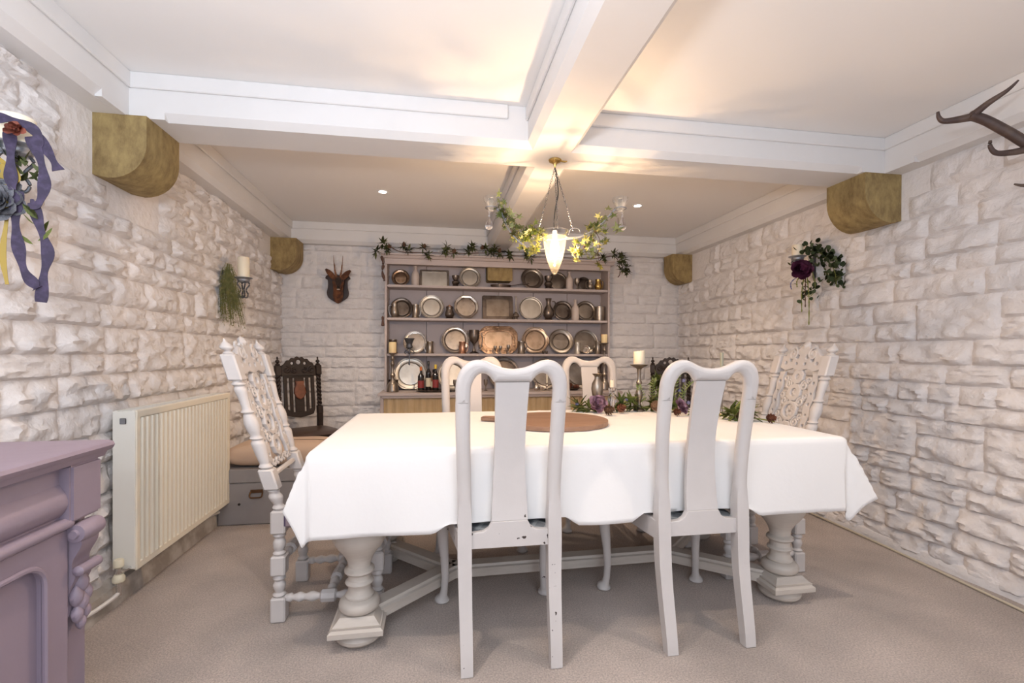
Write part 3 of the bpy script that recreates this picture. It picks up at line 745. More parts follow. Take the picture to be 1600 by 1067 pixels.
for y in (RY0+.014, RY1-.014): m.box((RX1-.003, y, (RZ0+RZ1)/2), (.011, .028, RZ1-RZ0-.01), .003)
wb(m, 'front_panel', 'rad', t)
wb(MB().box((RX0+.012, (RY0+RY1)/2, (RZ0+RZ1)/2), (.012, RY1-RY0-.01, RZ1-RZ0-.02), .003), 'rear_panel', 'rad', t)
for y in (RY0-.003, RY1+.003): wb(MB().box(((RX0+RX1)/2, y, (RZ0+RZ1)/2+.003), (RX1-RX0-.002, .006, RZ1-RZ0-.012), .002), 'side_panel', 'radend', t)
m = MB()
for i in range(28): m.box(((RX0+RX1)/2, RY0+.025+i*(RY1-RY0-.05)/27, RZ1-.004), (RX1-RX0-.03, .012, .006))
for x in (RX0+.010, RX1-.012): m.box((x, (RY0+RY1)/2, RZ1-.004), (.014, RY1-RY0, .008), .002)
wb(m, 'top_grille', 'radend', t)
wb(MB().box(((RX0+RX1)/2-.002, RY0-.0075, RZ1-.045), (.026, .004, .026), .005, seg=2), 'badge', 'steel', t)
m = MB(); vx, vy = -1.332, RY0-.035
m.lathe([(.010, .06), (.010, .115), (.016, .118), (.016, .125)], (vx, vy, 0), 12); m.tube([(vx, vy, .165), (vx+.02, vy, .165), (vx+.028, RY0+.01, .165)], .008, 8)
m.lathe([(.011, .150), (.013, .155), (.013, .178), (.011, .18)], (vx, vy, 0), 12)
wb(m, 'valve', 'chrome', t)
wb(MB().lathe([(.015, .18), (.019, .184), (.019, .208), (.016, .214)], (vx, vy, 0), 16), 'valve_cap', 'plastic', t)
wb(MB().lathe([(.020, .118), (.023, .122), (.023, .138), (.016, .150)], (vx, vy, 0), 16), 'valve_collar', 'plastic', t)
P = spline([(vx, vy, .13), (vx, vy, .09), (vx, vy-.005, .07), (vx-.008, vy-.05, .06), (-1.36, vy-.14, .052), (-1.385, vy-.22, .06), (-1.388, 1.80, .066), (-1.39, 1.2, .07)], 5)
wb(MB().tube(P, .0085, 8), 'pipe', 'pipe', t)
P = spline([(-1.33, RY1-.02, .165), (-1.33, RY1+.015, .16), (-1.33, RY1+.02, .12), (-1.335, RY1+.01, .095), (-1.36, RY1-.05, .09), (-1.372, RY1-.15, .10)], 5)
wb(MB().tube(P, .0085, 8), 'pipe', 'pipe', t)

# ================================================================== SIDEBOARD
t = thing('sideboard', 'lilac painted sideboard with carved corner bracket by the left wall', 'sideboard', (-1.38, 1.40, 0)); D = Vector((1.38, -1.40, 0))
Y0, Y1 = -.35, 1.405
m = MB(); m.prism([(-1.385, .836), (-.868, .836), (-.862, .842), (-.858, .850), (-.862, .858), (-.872, .862), (-1.385, .862)], 'y', Y0, 1.435)
m.prism([(-1.385, .822), (-.876, .822), (-.868, .837), (-1.385, .837)], 'y', Y0, 1.422)
wb(m, 'top', 'lilac', t)
wb(MB().box((-1.145, (Y0+Y1)/2, .34), (.47, Y1-Y0, .68), .003), 'carcass', 'lilac', t)
wb(MB().box((-1.135, (Y0+Y1)/2, .75), (.47, Y1-Y0-.01, .145), .003), 'frieze', 'lilac', t)
wb(MB().box((-.900, Y1-.050, .752), (.055, .105, .142), .006, seg=2), 'corner_block', 'lilac', t)
pr = spline([(-.905, .820), (-.912, .808), (-.910, .790), (-.894, .768), (-.882, .745), (-.882, .722), (-.895, .702), (-.905, .695)], 4)
wb(MB().prism(pr+[(-.94, .695), (-.94, .820)], 'y', Y0+.1, Y1-.103), 'drawer', 'lilac', t)
wb(MB().prism([(-.93, .670)]+[(-.888+.013*cos(radians(a)), .680+.013*sin(radians(a))) for a in range(-90, 91, 20)]+[(-.93, .694)], 'y', Y0, Y1-.09), 'moulding', 'lilac', t)
# door with an arched fielded panel
dd = MB(); rim = []
y1, y0 = 1.25, .55
out = [(1.32, .06), (1.32, .665), (.42, .665), (.42, .06)]
ar = [(y1, .12), (y1, .560)]+[(y1-.06+.06*cos(radians(a)), .560+.055*sin(radians(a))) for a in range(15, 91, 15)]+[(y0+.06, .615)]+[(y0+.06+.06*cos(radians(a)), .560+.055*sin(radians(a))) for a in range(105, 181, 15)]+[(y0, .12)]
Rz = Matrix.Rotation(pi/2, 4, 'Z')
o = dd.shape([out, ar], .026, .004, mt=Matrix.Translation((-.905, 0, 0)) @ Rz).xf(Matrix.Translation(D)).build('door', 'lilac', t)
mm = MB().tube([(-.892, y, z) for y, z in ar], .007, 8, up=(1, 0, 0), closed=True)
mm.xf(Matrix.Translation(D)).build('panel_moulding', 'lilac', o)
for k in range(6): MB().box((-.925, y0+.058+k*.1167, .37), (.012, .1145, .50), .002).xf(Matrix.Translation(D)).build('panel_board', 'lilac', o)
# carved bracket
m = MB(); by = Y1-.05; RX = Matrix.Rotation(pi/2, 4, 'X')
m.lathe([(.0, -.046), (.010, -.046), (.012, -.040), (.022, -.038), (.025, -.02), (.025, .02), (.022, .038), (.012, .040), (.010, .046), (0, .046)], (-.876, by, .650), 18, RX)
pr = spline([(-.865, .640), (-.868, .615), (-.884, .585), (-.888, .565), (-.880, .548), (-.884, .53), (-.895, .50), (-.898, .44)], 4)
m.prism(pr+[(-.915, .43), (-.915, .66)], 'y', by-.030, by+.030)
m.lathe([(0, -.040), (.008, -.038), (.013, -.034), (.013, .034), (.008, .038), (0, .040)], (-.872, by, .556), 14, RX)
for (dy, z, s) in ((0, .515, 1), (-.016, .485, .9), (.016, .482, .9), (0, .465, 1), (-.013, .440, .8), (.013, .438, .8), (0, .415, .7)):
    m.lathe(spline([(.001, -.030*s), (.013*s, -.016*s), (.017*s, .004), (.008*s, .024*s), (.001, .032*s)], 3), (-.888, by+dy, z), 10)
wb(m, 'carved_bracket', 'lilac', t)
wb(MB().box((-1.14, (Y0+Y1)/2, .03), (.50, Y1-Y0+.02, .06), .004), 'plinth', 'lilac', t)

# ================================================================== TRUNK + CUSHION
t = thing('trunk', 'low grey painted wooden trunk with brass handle beyond the radiator', 'trunk', (-1.0, 3.42, 0))
MB().box((0, .0, .135), (.70, .40, .262), .004).build('body', 'trunk', t)
MB().box((0, 0, .313), (.71, .41, .088), .006).build('lid', 'trunk', t)
MB().box((-.12, -.204, .215), (.075, .006, .022), .002).build('handle_plate', 'oldbrass', t)
o = MB().tube(spline([(-.155, -.206, .212), (-.157, -.222, .195), (-.150, -.226, .182), (-.12, -.226, .180), (-.09, -.226, .182), (-.083, -.222, .195), (-.085, -.206, .212)], 4), .005, 8).build('handle', 'oldbrass', t)
MB().lathe([(0, 0), (.008, 0), (.008, .003), (0, .004)], (-.225, -.200, .135), 10, Matrix.Rotation(pi/2, 4, 'X')).build('keyhole', 'wick', t)
m = MB()
def pil(u, v):
    a = 2*pi*u; b = -pi/2+pi*v
    ce = lambda w, e: (abs(cos(w))**e)*(1 if cos(w) >= 0 else -1); se = lambda w, e: (abs(sin(w))**e)*(1 if sin(w) >= 0 else -1)
    return Vector((.345*ce(b, .4)*ce(a, .3), .195*ce(b, .4)*se(a, .3), .072*se(b, .9)+.008*noise.noise(Vector((a, b, 3)))))
m.grid(36, 14, pil)
bmesh.ops.remove_doubles(m.b, verts=m.b.verts[:], dist=.0005)
tag(m.build('cushion', 'cushion', None, (-1.0, 3.42, .432), smooth=80), 'plump beige cushion lying on the grey trunk', 'cushion')
#__PART3__
# ================================================================== DRESSER
DX0, DX1 = -.455, 1.69
SH = [1.722, 1.420, 1.092]; CT = .748
t = thing('dresser', 'tall open dresser rack with a curtained base, full of pewter, on the back wall', 'dresser', ((DX0+DX1)/2, 4.62, 0)); D = Vector((-(DX0+DX1)/2, -4.62, 0))
xm = (DX0+DX1)/2
wb(MB().box((xm, 4.39, CT-.012), (DX1-DX0+.07, .46, .024), .005, seg=2), 'counter', 'dresser', t)
for x in (DX0+.009, DX1-.009): wb(MB().box((x, 4.515, (CT+1.94)/2), (.020, .21, 1.94-CT), .002), 'side_board', 'dresser', t)
for z in SH: wb(MB().box((xm, 4.515, z-.011), (DX1-DX0-.04, .205, .022), .004, seg=2), 'shelf', 'dresser', t)
nb = 6
for i in range(nb):
    w_ = (DX1-DX0-.04)/nb; wb(MB().box((DX0+.02+w_*(i+.5), 4.632, (CT+1.94)/2), (w_-.004, .012, 1.94-CT), .003), 'back_board', 'dresserback', t)
wb(MB().box((xm, 4.51, 1.945), (DX1-DX0, .23, .02)).box((xm, 4.405, 1.935), (DX1-DX0, .018, .06), .002), 'frieze_board', 'dresser', t)
wb(MB().prism([(4.395, 1.955), (4.38, 1.958), (4.372, 1.968), (4.368, 1.978), (4.352, 1.984), (4.350, 1.996), (4.63, 1.996), (4.63, 1.955)], 'x', DX0-.03, DX1+.03), 'cornice', 'dresser', t)
for x in (DX0-.0, DX1-.0): wb(MB().box((x, 4.39, (CT-.024)/2), (.03, .40, CT-.024), .003), 'base_side', 'dresser', t)
wb(MB().box((xm, 4.185, CT-.034), (DX1-DX0, .02, .022), .003), 'curtain_rail', 'dresser', t)
m = MB()
m.grid(420, 4, lambda u, v: Vector((DX0+.01+u*(DX1-DX0-.02), 4.205+(.010*sin(u*165+2*sin(u*31))+.006*noise.noise(Vector((u*60, v*1.5, 0))))*(.5+.5*v), CT-.03-v*(CT-.05))))
wb(m, 'curtain', 'curtain', t, (0, 0, 0), 0, 80)

def ret(o, label, cat, group): return tag(o, label, cat, group)
def plate(label, x, zb, r, m_='pewter', y=4.565, rim=.30, tilt=13, kind='round', group='pewter plates on the dresser', name='plate'):
    t_ = radians(tilt); mod = None
    if kind == 'lobed': mod = lambda a, rr, z: 1+(.035*cos(6*a) if rr > r*.8 else 0)
    if kind == 'octagon': mod = lambda a, rr, z: (cos(pi/8)/cos((a+pi/8) % (pi/4)-pi/8) if rr > r*.78 else 1)
    pr = [(0, .0), (r*(1-rim)*.55, .0), (r*(1-rim)-.004, .0005), (r*(1-rim), -.005), (r*(1-rim)+.006, -.010), (r*.86, -.0145), (r*.97, -.016), (r, -.019), (r, -.0155), (r*.95, -.012), (r*.8, -.008), (r*(1-rim), -.002), (r*(1-rim)*.9, .004), (0, .004)]
    mt = Matrix.Rotation(-pi/2-0, 4, 'X')
    m = MB().lathe(pr, seg=40, M4=Matrix.Rotation(-pi/2, 4, 'X'), mod=mod, cap=False)
    # engraved rings
    m.xf(Matrix.Translation((0, 0, r))); m.xf(Matrix.Rotation(-t_, 4, 'X'))
    o = m.build(name, m_, None, (x, y-r*sin(t_)*.9, zb))
    if r > .06:
        rg = MB()
        for k in ((1-rim), .93): rg.tube([(r*k*cos(a), r*k*sin(a), .0085 if k < .9 else .0155) for a in [j*pi/20 for j in range(40)]], .0022, 5, closed=True)
        if kind != 'round': pass
        rg.xf(Matrix.Rotation(pi/2, 4, 'X')).xf(Matrix.Translation((0, 0, r))).xf(Matrix.Rotation(-t_, 4, 'X')).build('engraved_rings', 'pewdark', o)
    return tag(o, label, 'plate', group)
def tray(label, x, zb, w_, h_, m_, rim=.03, cr=.012, y=4.60, scal=0, rm=None):
    def rr(w, h, r, sc=0):
        o = []
        for cx, cz, a0 in ((w/2-r, h/2-r, 0), (-w/2+r, h/2-r, 90), (-w/2+r, -h/2+r, 180), (w/2-r, -h/2+r, 270)):
            o += [(cx+(r+sc*cos(4*radians(a)))*cos(radians(a)), cz+(r+sc*cos(4*radians(a)))*sin(radians(a))) for a in range(a0, a0+91, 10)]
        return o
    t = thing('serving_tray', label, 'tray', (x, y-h_*.10, zb), 0, 'metal trays on the dresser')
    tl = Matrix.Rotation(-radians(11), 4, 'X') @ Matrix.Translation((0, 0, h_/2))
    m = MB().shape([rr(w_, h_, cr, scal), rr(w_-2*rim, h_-2*rim, max(cr-rim*.4, .006))], .010, .003)
    if scal:
        for k in range(34):
            a = 2*pi*k/34; s = max(abs(cos(a))/(w_/2-rim/2), abs(sin(a))/(h_/2-rim/2))
            m.lathe([(0, -.007), (.010, -.003), (.011, .003)], (cos(a)/s*.985, -.002, sin(a)/s*.985), 8, Matrix.Rotation(pi/2, 4, 'X'))
    m.xf(tl).build('rim', rm or m_, t)
    MB().shape([rr(w_-2*rim+.006, h_-2*rim+.006, max(cr-rim*.4, .006))], .003, .0005).xf(Matrix.Translation((0, .006, 0))).xf(tl).build('well', m_, t)
    return t
def handle(m, x0, z0, z1, out, r=.004, sgn=1):
    m.tube(spline([(sgn*x0, 0, z1), (sgn*(x0+out*.8), 0, z1-.004), (sgn*(x0+out), 0, (z0+z1)/2+.01), (sgn*(x0+out*.6), 0, z0+.005), (sgn*x0, 0, z0)], 5), r, 8, up=(0, 1, 0))
PR = {
 'tankard': [(.95, 0), (1, .02), (.96, .08), (.84, .14), (.82, .5), (.80, .86), (.86, .90), (.84, 1), (.78, 1), (.74, .9), (.74, .1), (0, .06)],
 'bellied': [(.8, 0), (.85, .04), (.7, .10), (.95, .26), (1, .40), (.82, .62), (.66, .76), (.74, .95), (.78, 1), (.70, 1), (.58, .78), (.7, .6), (.85, .3), (0, .1)],
 'waisted': [(.9, 0), (.9, .06), (.6, .14), (.95, .34), (.9, .46), (.55, .58), (.7, .70), (.92, .86), (.9, 1), (.82, 1), (.6, .72), (.4, .6), (0, .5)],
 'goblet': [(.85, 0), (.85, .03), (.3, .10), (.18, .30), (.25, .42), (.7, .55), (.9, .75), (.85, 1), (.78, 1), (.8, .78), (.55, .6), (0, .5)],
 'pitcher': [(.7, 0), (.75, .03), (.6, .06), (.95, .22), (1, .34), (.8, .52), (.42, .68), (.40, .82), (.55, .95), (.62, 1), (.54, 1), (.34, .82), (.36, .66), (0, .5)],
 'bottle': [(.96, 0), (1, .02), (1, .52), (.9, .62), (.55, .72), (.36, .80), (.32, .92), (.40, .93), (.40, .99), (.30, 1), (0, 1)],
 'bud': [(.7, 0), (.7, .02), (.4, .05), (.95, .14), (.8, .22), (.25, .32), (.16, .5), (.15, .85), (.3, 1), (.24, 1), (.1, .84), (0, .4)],
 'canister': [(1, 0), (1, .03), (.94, .05), (.94, .86), (1, .88), (1, .93), (.7, .96), (.3, .97), (.25, 1), (0, 1)],
 'tumbler': [(.75, 0), (.78, .03), (1, 1), (.92, 1), (.7, .08), (0, .06)],
 'vase': [(.55, 0), (.6, .03), (.42, .08), (.75, .35), (.95, .60), (.85, .74), (.45, .86), (.42, .92), (.85, 1), (.78, 1), (.34, .9), (.7, .6), (0, .3)],
 'pot': [(.7, 0), (.8, .05), (1, .3), (.9, .6), (.5, .8), (.7, 1), (.6, 1), (.4, .8), (0, .5)],
}
def vessel(name, label, cat, x, y, zb, h, w_, m_, prof, hand=0, group=None, lid=None, seg=24, body='body'):
    ps = [(r*w_/2, z*h) for r, z in PR[prof]]
    if not hand and not lid:
        return tag(MB().lathe(ps, seg=seg, cap=False).build(name, m_, None, (x, y, zb)), label, cat, group)
    t = thing(name, label, cat, (x, y, zb), 0, group)
    MB().lathe(ps, seg=seg, cap=False).build(body, m_, t)
    if hand: m = MB(); handle(m, w_*.36, h*.18, h*.86, w_*.34, max(.003, w_*.05), hand); m.build('handle', m_, t)
    if lid: MB().lathe([(w_*.30, h), (w_*.30, h*1.02), (w_*.2, h*1.08), (w_*.07, h*1.10), (w_*.08, h*1.16), (0, h*1.18)], seg=16, cap=False).build('lid', lid, t)
    return t
a, b, c = [z+.0005 for z in SH]; d0 = CT+.0005
G1, G2, G3, G4 = 'metalware on the top shelf', 'metalware on the second shelf', 'metalware on the third shelf', 'things on the dresser counter'
# top shelf
plate('small bronze-toned pewter plate at the left end of the top shelf', -.325, a, .083, 'coppertray', rim=.34)
vessel('stoneware_bottle', 'pale stoneware bottle left of the silver tray, top shelf', 'bottle', -.185, 4.49, a, .190, .074, 'stoneware', 'bottle', group='stoneware bottles')
tray('plain rectangular silver tray on the top shelf', -.01, a, .280, .180, 'palesilver', .022, .012, rm='pewter')
vessel('waisted_mug', 'dark waisted pewter mug between tray and plate, top shelf', 'mug', .187, 4.48, a, .108, .075, 'pewdark', 'waisted', 0, G1)
plate('pewter plate left of the oak corbel, top shelf', .328, a, .105, 'palesilver', rim=.28)
t = thing('long_handled_pan', 'dark long-handled pan lying below the oak corbel, top shelf', 'pan', (.62, 4.49, a), 0)
MB().lathe([(0, .004), (.085, .004), (.098, .030), (.101, .030), (.090, .0), (0, 0)], seg=28, cap=False, sy=.7).build('pan', 'pewdark', t)
MB().tube([(.085, 0, .024), (.14, 0, .034), (.20, 0, .045), (.275, 0, .052)], [.005, .004, .004, .006], 8).build('handle', 'pewdark', t)
plate('wide-rimmed dark pewter plate right of the oak corbel, top shelf', .942, a, .112, 'pewter', rim=.34)
vessel('waisted_mug', 'dark waisted mug behind the lamp tip, top shelf', 'mug', 1.085, 4.47, a, .128, .085, 'pewdark', 'waisted', 0, G1)
plate('pewter plate behind the lamp tip, top shelf', 1.203, a, .094, 'pewter', rim=.18)
vessel('stoneware_bottle', 'pale stoneware bottle near the right end of the top shelf', 'bottle', 1.297, 4.47, a, .175, .068, 'stoneware', 'bottle', group='stoneware bottles')
vessel('goblet', 'small pewter goblet right of the top-shelf stoneware bottle', 'goblet', 1.372, 4.465, a, .112, .056, 'pewter', 'goblet', 0, G1)
plate('small dark plate behind the mugs, right end of the top shelf', 1.470, a, .072, 'pewdark', rim=.25)
vessel('tankard', 'small pewter tankard left of the brass one, top shelf', 'mug', 1.502, 4.455, a, .096, .062, 'pewter', 'bellied', -1, G1)
vessel('tankard', 'golden brass tankard at the right end of the top shelf', 'mug', 1.590, 4.47, a, .108, .072, 'brass', 'bellied', 1, G1)
# second shelf
plate('dark-rimmed plate behind a tankard, left end of the second shelf', -.315, b, .101, 'pewdark', rim=.30)
vessel('tankard', 'bellied tankard at the left end of the second shelf', 'mug', -.372, 4.46, b, .134, .075, 'pewter', 'bellied', -1, G2)
vessel('tankard', 'straight pewter tankard between first two plates, second shelf', 'mug', -.182, 4.465, b, .126, .072, 'pewter', 'tankard', 1, G2)
plate('large pale silver plate, second from left on the second shelf', -.036, b, .117, 'palesilver', rim=.30)
vessel('lidded_jug', 'dark bellied jug with orange lid, second shelf', 'jug', .131, 4.46, b, .112, .09, 'pewdark', 'bellied', 0, G2, lid='copper')
plate('bright silver plate with eight-sided rim, second shelf', .293, b, .124, 'silver', rim=.26, kind='octagon')
tray('dark-edged rectangular tray in the middle of the second shelf', .605, b, .305, .250, 'pewter', .040, .018, rm='pewdark')
vessel('bud_vase', 'narrow-necked pewter bud vase right of the middle tray', 'vase', .762, 4.455, b, .225, .070, 'pewter', 'bud', 0, G2)
plate('narrow-rimmed brushed plate right of the middle tray, second shelf', .930, b, .120, 'palesilver', rim=.10)
vessel('pitcher', 'dark long-necked pitcher in the middle right of the second shelf', 'jug', 1.084, 4.46, b, .210, .104, 'pewdark', 'pitcher', 1, G2)
plate('dark pewter plate right of the pitcher, second shelf', 1.256, b, .102, 'pewdark', rim=.28)
vessel('stoneware_bottle', 'pale stoneware bottle on the second shelf', 'bottle', 1.355, 4.46, b, .205, .074, 'stoneware', 'bottle', group='stoneware bottles')
plate('pewter plate left of the canister, second shelf', 1.494, b, .104, 'pewter', rim=.26)
vessel('canister', 'ribbed pewter canister at the right end of the second shelf', 'canister', 1.607, 4.47, b, .150, .112, 'pewter', 'canister', 0, G2)
# third shelf
vessel('tankard', 'dark tankard behind the yellow candle, left end of the third shelf', 'mug', -.387, 4.48, c, .130, .088, 'pewdark', 'tankard', 0, G3)
plate('dark-rimmed silver plate behind the hanging funnel, third shelf', -.190, c, .109, 'silver', rim=.16)
t = thing('funnel_holder', 'dark funnel-topped holder with pointed stem at the third shelf edge', 'holder', (-.232, 4.36, .985))
MB().lathe(spline([(.020, .150), (.030, .165), (.026, .195), (.044, .236), (.047, .244), (.040, .242), (.02, .20)], 3), seg=20, cap=False).build('funnel', 'iron', t)
MB().tube([(0, 0, 0), (0, 0, .012), (0, 0, .03), (0, 0, .155)], [.001, .011, .006, .006], 8, up=(0, 1, 0)).lathe([(0, .10), (.014, .112), (0, .125)], seg=12).build('stem', 'iron', t)
m = MB()
for s in (-1, 1): m.tube(spline([(0, 0, .15), (s*.03, 0, .135), (s*.045, 0, .115), (s*.03, 0, .105)], 4), .004, 6, up=(0, 1, 0))
m.tube(spline([(0, .004, .12), (0, .03, .118), (0, .048, .112)], 3), .004, 6).build('bracket', 'iron', t)
vessel('tankard', 'pewter tankard with left handle, third shelf', 'mug', -.050, 4.465, c, .114, .076, 'pewter', 'tankard', -1, G3)
plate('large silver-centred plate behind the copper tankard, third shelf', .189, c, .132, 'silver', rim=.26)
vessel('tankard', 'copper tankard in front of a plate, third shelf', 'mug', .252, 4.455, c, .114, .076, 'copper', 'tankard', 1, G3)
t = vessel('trophy_cup', 'dark two-handled trophy cup left of the copper-toned tray', 'cup', .362, 4.47, c, .225, .112, 'pewdark', 'goblet', 1, G3)
m = MB(); handle(m, .040, .135, .215, .026, .0035, -1); m.build('handle', 'pewdark', t)
tray('large ornate copper-toned tray in the middle of the third shelf', .612, c, .380, .275, 'tanpewter', .055, .085, scal=.004, rm='coppertray')
for x, h, lb in ((.562, .074, 'leftmost of three tiny goblets before the ornate tray'), (.614, .074, 'middle one of three tiny goblets before the ornate tray'), (.688, .086, 'rightmost of three tiny goblets before the ornate tray')):
    vessel('goblet', lb, 'goblet', x, 4.45, c, h, .036, 'pewter', 'goblet', 0, 'tiny goblets', seg=16)
vessel('tankard', 'pewter tankard right of the ornate tray, third shelf', 'mug', .818, 4.465, c, .122, .078, 'pewter', 'tankard', 1, G3)
plate('lobed pewter plate right of the ornate tray, third shelf', .976, c, .135, 'tanpewter', rim=.28, kind='lobed')
for x in (1.03, 1.062):
    vessel('egg_cup', 'left of two tiny dark cups before the third-shelf plates' if x < 1.05 else 'right of two tiny dark cups before the third-shelf plates', 'cup', x, 4.44, c, .028, .026, 'pewdark', 'tumbler', 0, 'two tiny dark cups', seg=14)
plate('pewter plate with wide grooved rim, third shelf', 1.237, c, .126, 'pewter', rim=.36)
vessel('tumbler', 'plain pewter beaker on the right of the third shelf', 'beaker', 1.378, 4.46, c, .112, .062, 'palesilver', 'tankard', 0, G3)
plate('plate behind beaker and bright dish, right of the third shelf', 1.494, c, .124, 'pewter', rim=.14)
plate('small bright round dish leaning at the right of the third shelf', 1.462, c, .041, 'silver', y=4.46, rim=.4, name='dish')
vessel('tankard', 'pewter tankard at the right end of the third shelf', 'mug', 1.588, 4.465, c, .130, .070, 'pewter', 'tankard', 0, G3)
# counter
plate('large pale charger plate standing at the left of the counter', -.232, d0, .154, 'palesilver', y=4.56, rim=.30, kind='lobed')
plate('large pale plate on the counter behind the left far chair', .160, d0, .142, 'palesilver', y=4.56, rim=.26)
plate('dark charger plate on the counter, in the middle', .662, d0, .157, 'pewdark', y=4.56, rim=.2)
plate('large bronze-toned plate on the counter behind the lit taper', 1.080, d0, .153, 'pewter', y=4.56, rim=.22)
plate('large plate on the counter behind the right far chair', 1.425, d0, .151, 'pewter', y=4.56, rim=.24)
def bottle(label, x, y, h, w_, glass, lab, cap, z0=d0+.010):
    t = thing('wine_bottle', label, 'bottle', (x, y, z0), 0, 'liquor bottles on the oval tray')
    r = w_/2
    MB().lathe(spline([(r*.9, 0), (r, .006), (r, h*.55), (r*.92, h*.62), (r*.45, h*.72), (r*.34, h*.78), (r*.34, h*.93)], 3), seg=20).build('bottle_body', glass, t)
    MB().lathe([(r*1.02, h*.12), (r*1.02, h*.42)], seg=20, cap=False).build('paper_label', lab, t)
    MB().lathe([(r*.40, h*.84), (r*.42, h*.86), (r*.42, h*.99), (r*.36, h)], seg=14).build('cap', cap, t)
ty = 4.33
t = thing('oval_tray', 'dark oval tray under the liquor bottles', 'tray', (.0, ty-.01, d0))
MB().lathe([(0, .0), (.13, .0), (.175, .012), (.178, .018), (.172, .018), (.13, .006), (0, .005)], seg=36, cap=False, sy=.62).build('tray', 'pewdark', t)
bottle('dark bottle with orange capsule, left one on the oval tray', -.128, ty, .215, .056, 'wine', 'winered', 'orangecap')
bottle('tall dark bottle with cream neck label, behind on the oval tray', -.062, ty+.05, .265, .050, 'wine', 'label', 'black')
bottle('dark red bottle with yellow cap, on the oval tray', .003, ty-.015, .235, .056, 'wine', 'winered', 'yellowcap')
bottle('squat amber bottle at the back of the oval tray', -.012, ty+.062, .19, .062, 'copper', 'label', 'black')
for x, y, lb in ((.180, 4.33, 'small dark goblet left of the near left chair splat'), (.464, 4.36, 'small dark goblet right of the left far chair')):
    vessel('goblet', lb, 'goblet', x, y, d0, .105, .044, 'pewter', 'goblet', 0, 'goblets on the counter', seg=16)
vessel('salt_pot', 'small silver lidded pot left of the taper holder', 'pot', .938, 4.33, d0, .070, .052, 'silver', 'pot', 0, G4, lid='silver', seg=16)
vessel('glass_tumbler', 'small silver beaker beside the taper holder', 'beaker', .985, 4.32, d0, .034, .044, 'silver', 'tumbler', 0, G4, seg=16)
vessel('dark_jug', 'tall dark jug at the right end of the counter', 'jug', 1.600, 4.47, d0, .25, .11, 'pewdark', 'pitcher', -1, G4)
vessel('dark_jug', 'dark bellied jug beside the right tall candlestick', 'jug', 1.495, 4.38, d0, .17, .11, 'pewdark', 'bellied', 1, G4)
vessel('dark_cup', 'dark cup behind the left tall candlestick', 'cup', -.385, 4.52, d0, .10, .09, 'pewdark', 'tumbler', 0, G4)
# pillar candle on a turned candlestick
def candle(h, r, m_='wax', slant=0):
    m = MB(); ps = [(0, 0), (r*.97, 0), (r, .003), (r, h-.004), (r*.93, h), (r*.5, h-.004), (0, h-.006)]
    m.lathe(ps, seg=24, cap=False); m.warp(lambda v: Vector((v.x, v.y, v.z+(slant*v.x if v.z > h*.8 else 0))))
    return m
def candlestick(label, x, y, zb, ps, m_, name='candlestick'):
    m = MB().lathe(spline(ps, 3), seg=28)
    return tag(m.build(name, m_, None, (x, y, zb)), label, 'candlestick', 'candlesticks')
def put_candle(label, x, y, z, h, r, m_='wax', slant=0, group='pillar candles'):
    t = thing('candle', label, 'candle', (x, y, z), 0, group)
    candle(h, r, m_, slant).build('wax', m_, t)
    MB().tube([(0, 0, h-.010), (.0005, 0, h), (.001, 0, h+.005)], .0009, 5).build('wick', 'wick', t)
tall = lambda H, R: [(R, 0), (R*1.02, .01), (R*.95, .03), (R*.75, .075), (R*.35, .10), (R*.30, .13), (R*.5, .15), (R*.28, .17), (R*.22, .22), (R*.36, .25), (R*.24, .27), (R*.2, H*.8), (R*.4, H*.84), (R*.24, H*.87), (R*.3, H*.94), (R*.75, H*.985), (R*.8, H)]
candlestick('tall bulbous candlestick at the left end of the counter', -.378, 4.34, d0, tall(.350, .054), 'pewter')
put_candle('yellow pillar candle on the left tall candlestick of the dresser', -.378, 4.34, d0+.3505, .095, .034, 'waxyellow')
candlestick('tall turned candlestick at the right end of the counter', 1.605, 4.33, d0, tall(.452, .054), 'pewter')
put_candle('yellow pillar candle on the right tall candlestick of the dresser', 1.605, 4.33, d0+.4525, .080, .030, 'waxyellow')
candlestick('small glass-like candle holder in the middle of the counter', 1.040, 4.33, d0, [(.034, 0), (.034, .005), (.010, .014), (.007, .03), (.016, .045), (.010, .055), (.014, .066), (.012, .070)], 'silver')
put_candle('slim cream taper on the counter, right of the near left chair splat', 1.040, 4.33, d0+.0705, .095, .009, 'wax', group='taper candles')

# pine cones
def cone_mesh(n=46, L=.058, R=.026, m_='cone'):
    m = MB(); m.lathe([(0, .002), (R*.5, .008), (R*.6, L*.4), (R*.25, L*.9), (0, L)], seg=8, cap=False)
    for i in range(n):
        u = i/n; a = i*2.39996; z = L*(.04+.94*u); rr = R*(sin(pi*(.18+.78*u))**.8)*(1-.25*u)
        c_, s_ = cos(a), sin(a); w_ = .0115*(1-.5*u)
        p0 = Vector((c_*rr*.35, s_*rr*.35, z)); tip = Vector((c_*rr*1.42, s_*rr*1.42, z+.007+.004*u)); sd = Vector((-s_, c_, 0))*w_
        mid = (p0+tip)/2+Vector((0, 0, .001))
        V = [m.b.verts.new(p) for p in (p0, mid+sd, tip, mid-sd, mid-Vector((0, 0, .005)))]
        m.b.faces.new((V[0], V[1], V[2], V[3])); m.b.faces.new((V[1], V[4], V[2])); m.b.faces.new((V[2], V[4], V[3])); m.b.faces.new((V[0], V[4], V[1])); m.b.faces.new((V[0], V[3], V[4]))
    return m.mesh('pine_cone', m_, 20)
CM = cone_mesh(); CMR = cone_mesh(40, .048, .024, 'conered')
def cone(label, x, y, z, rot, me=CM, s=1, group='pine cones on the table'): tag(inst('pine_cone', me, None, (x, y, z), rot, s), label, 'pine cone', group)
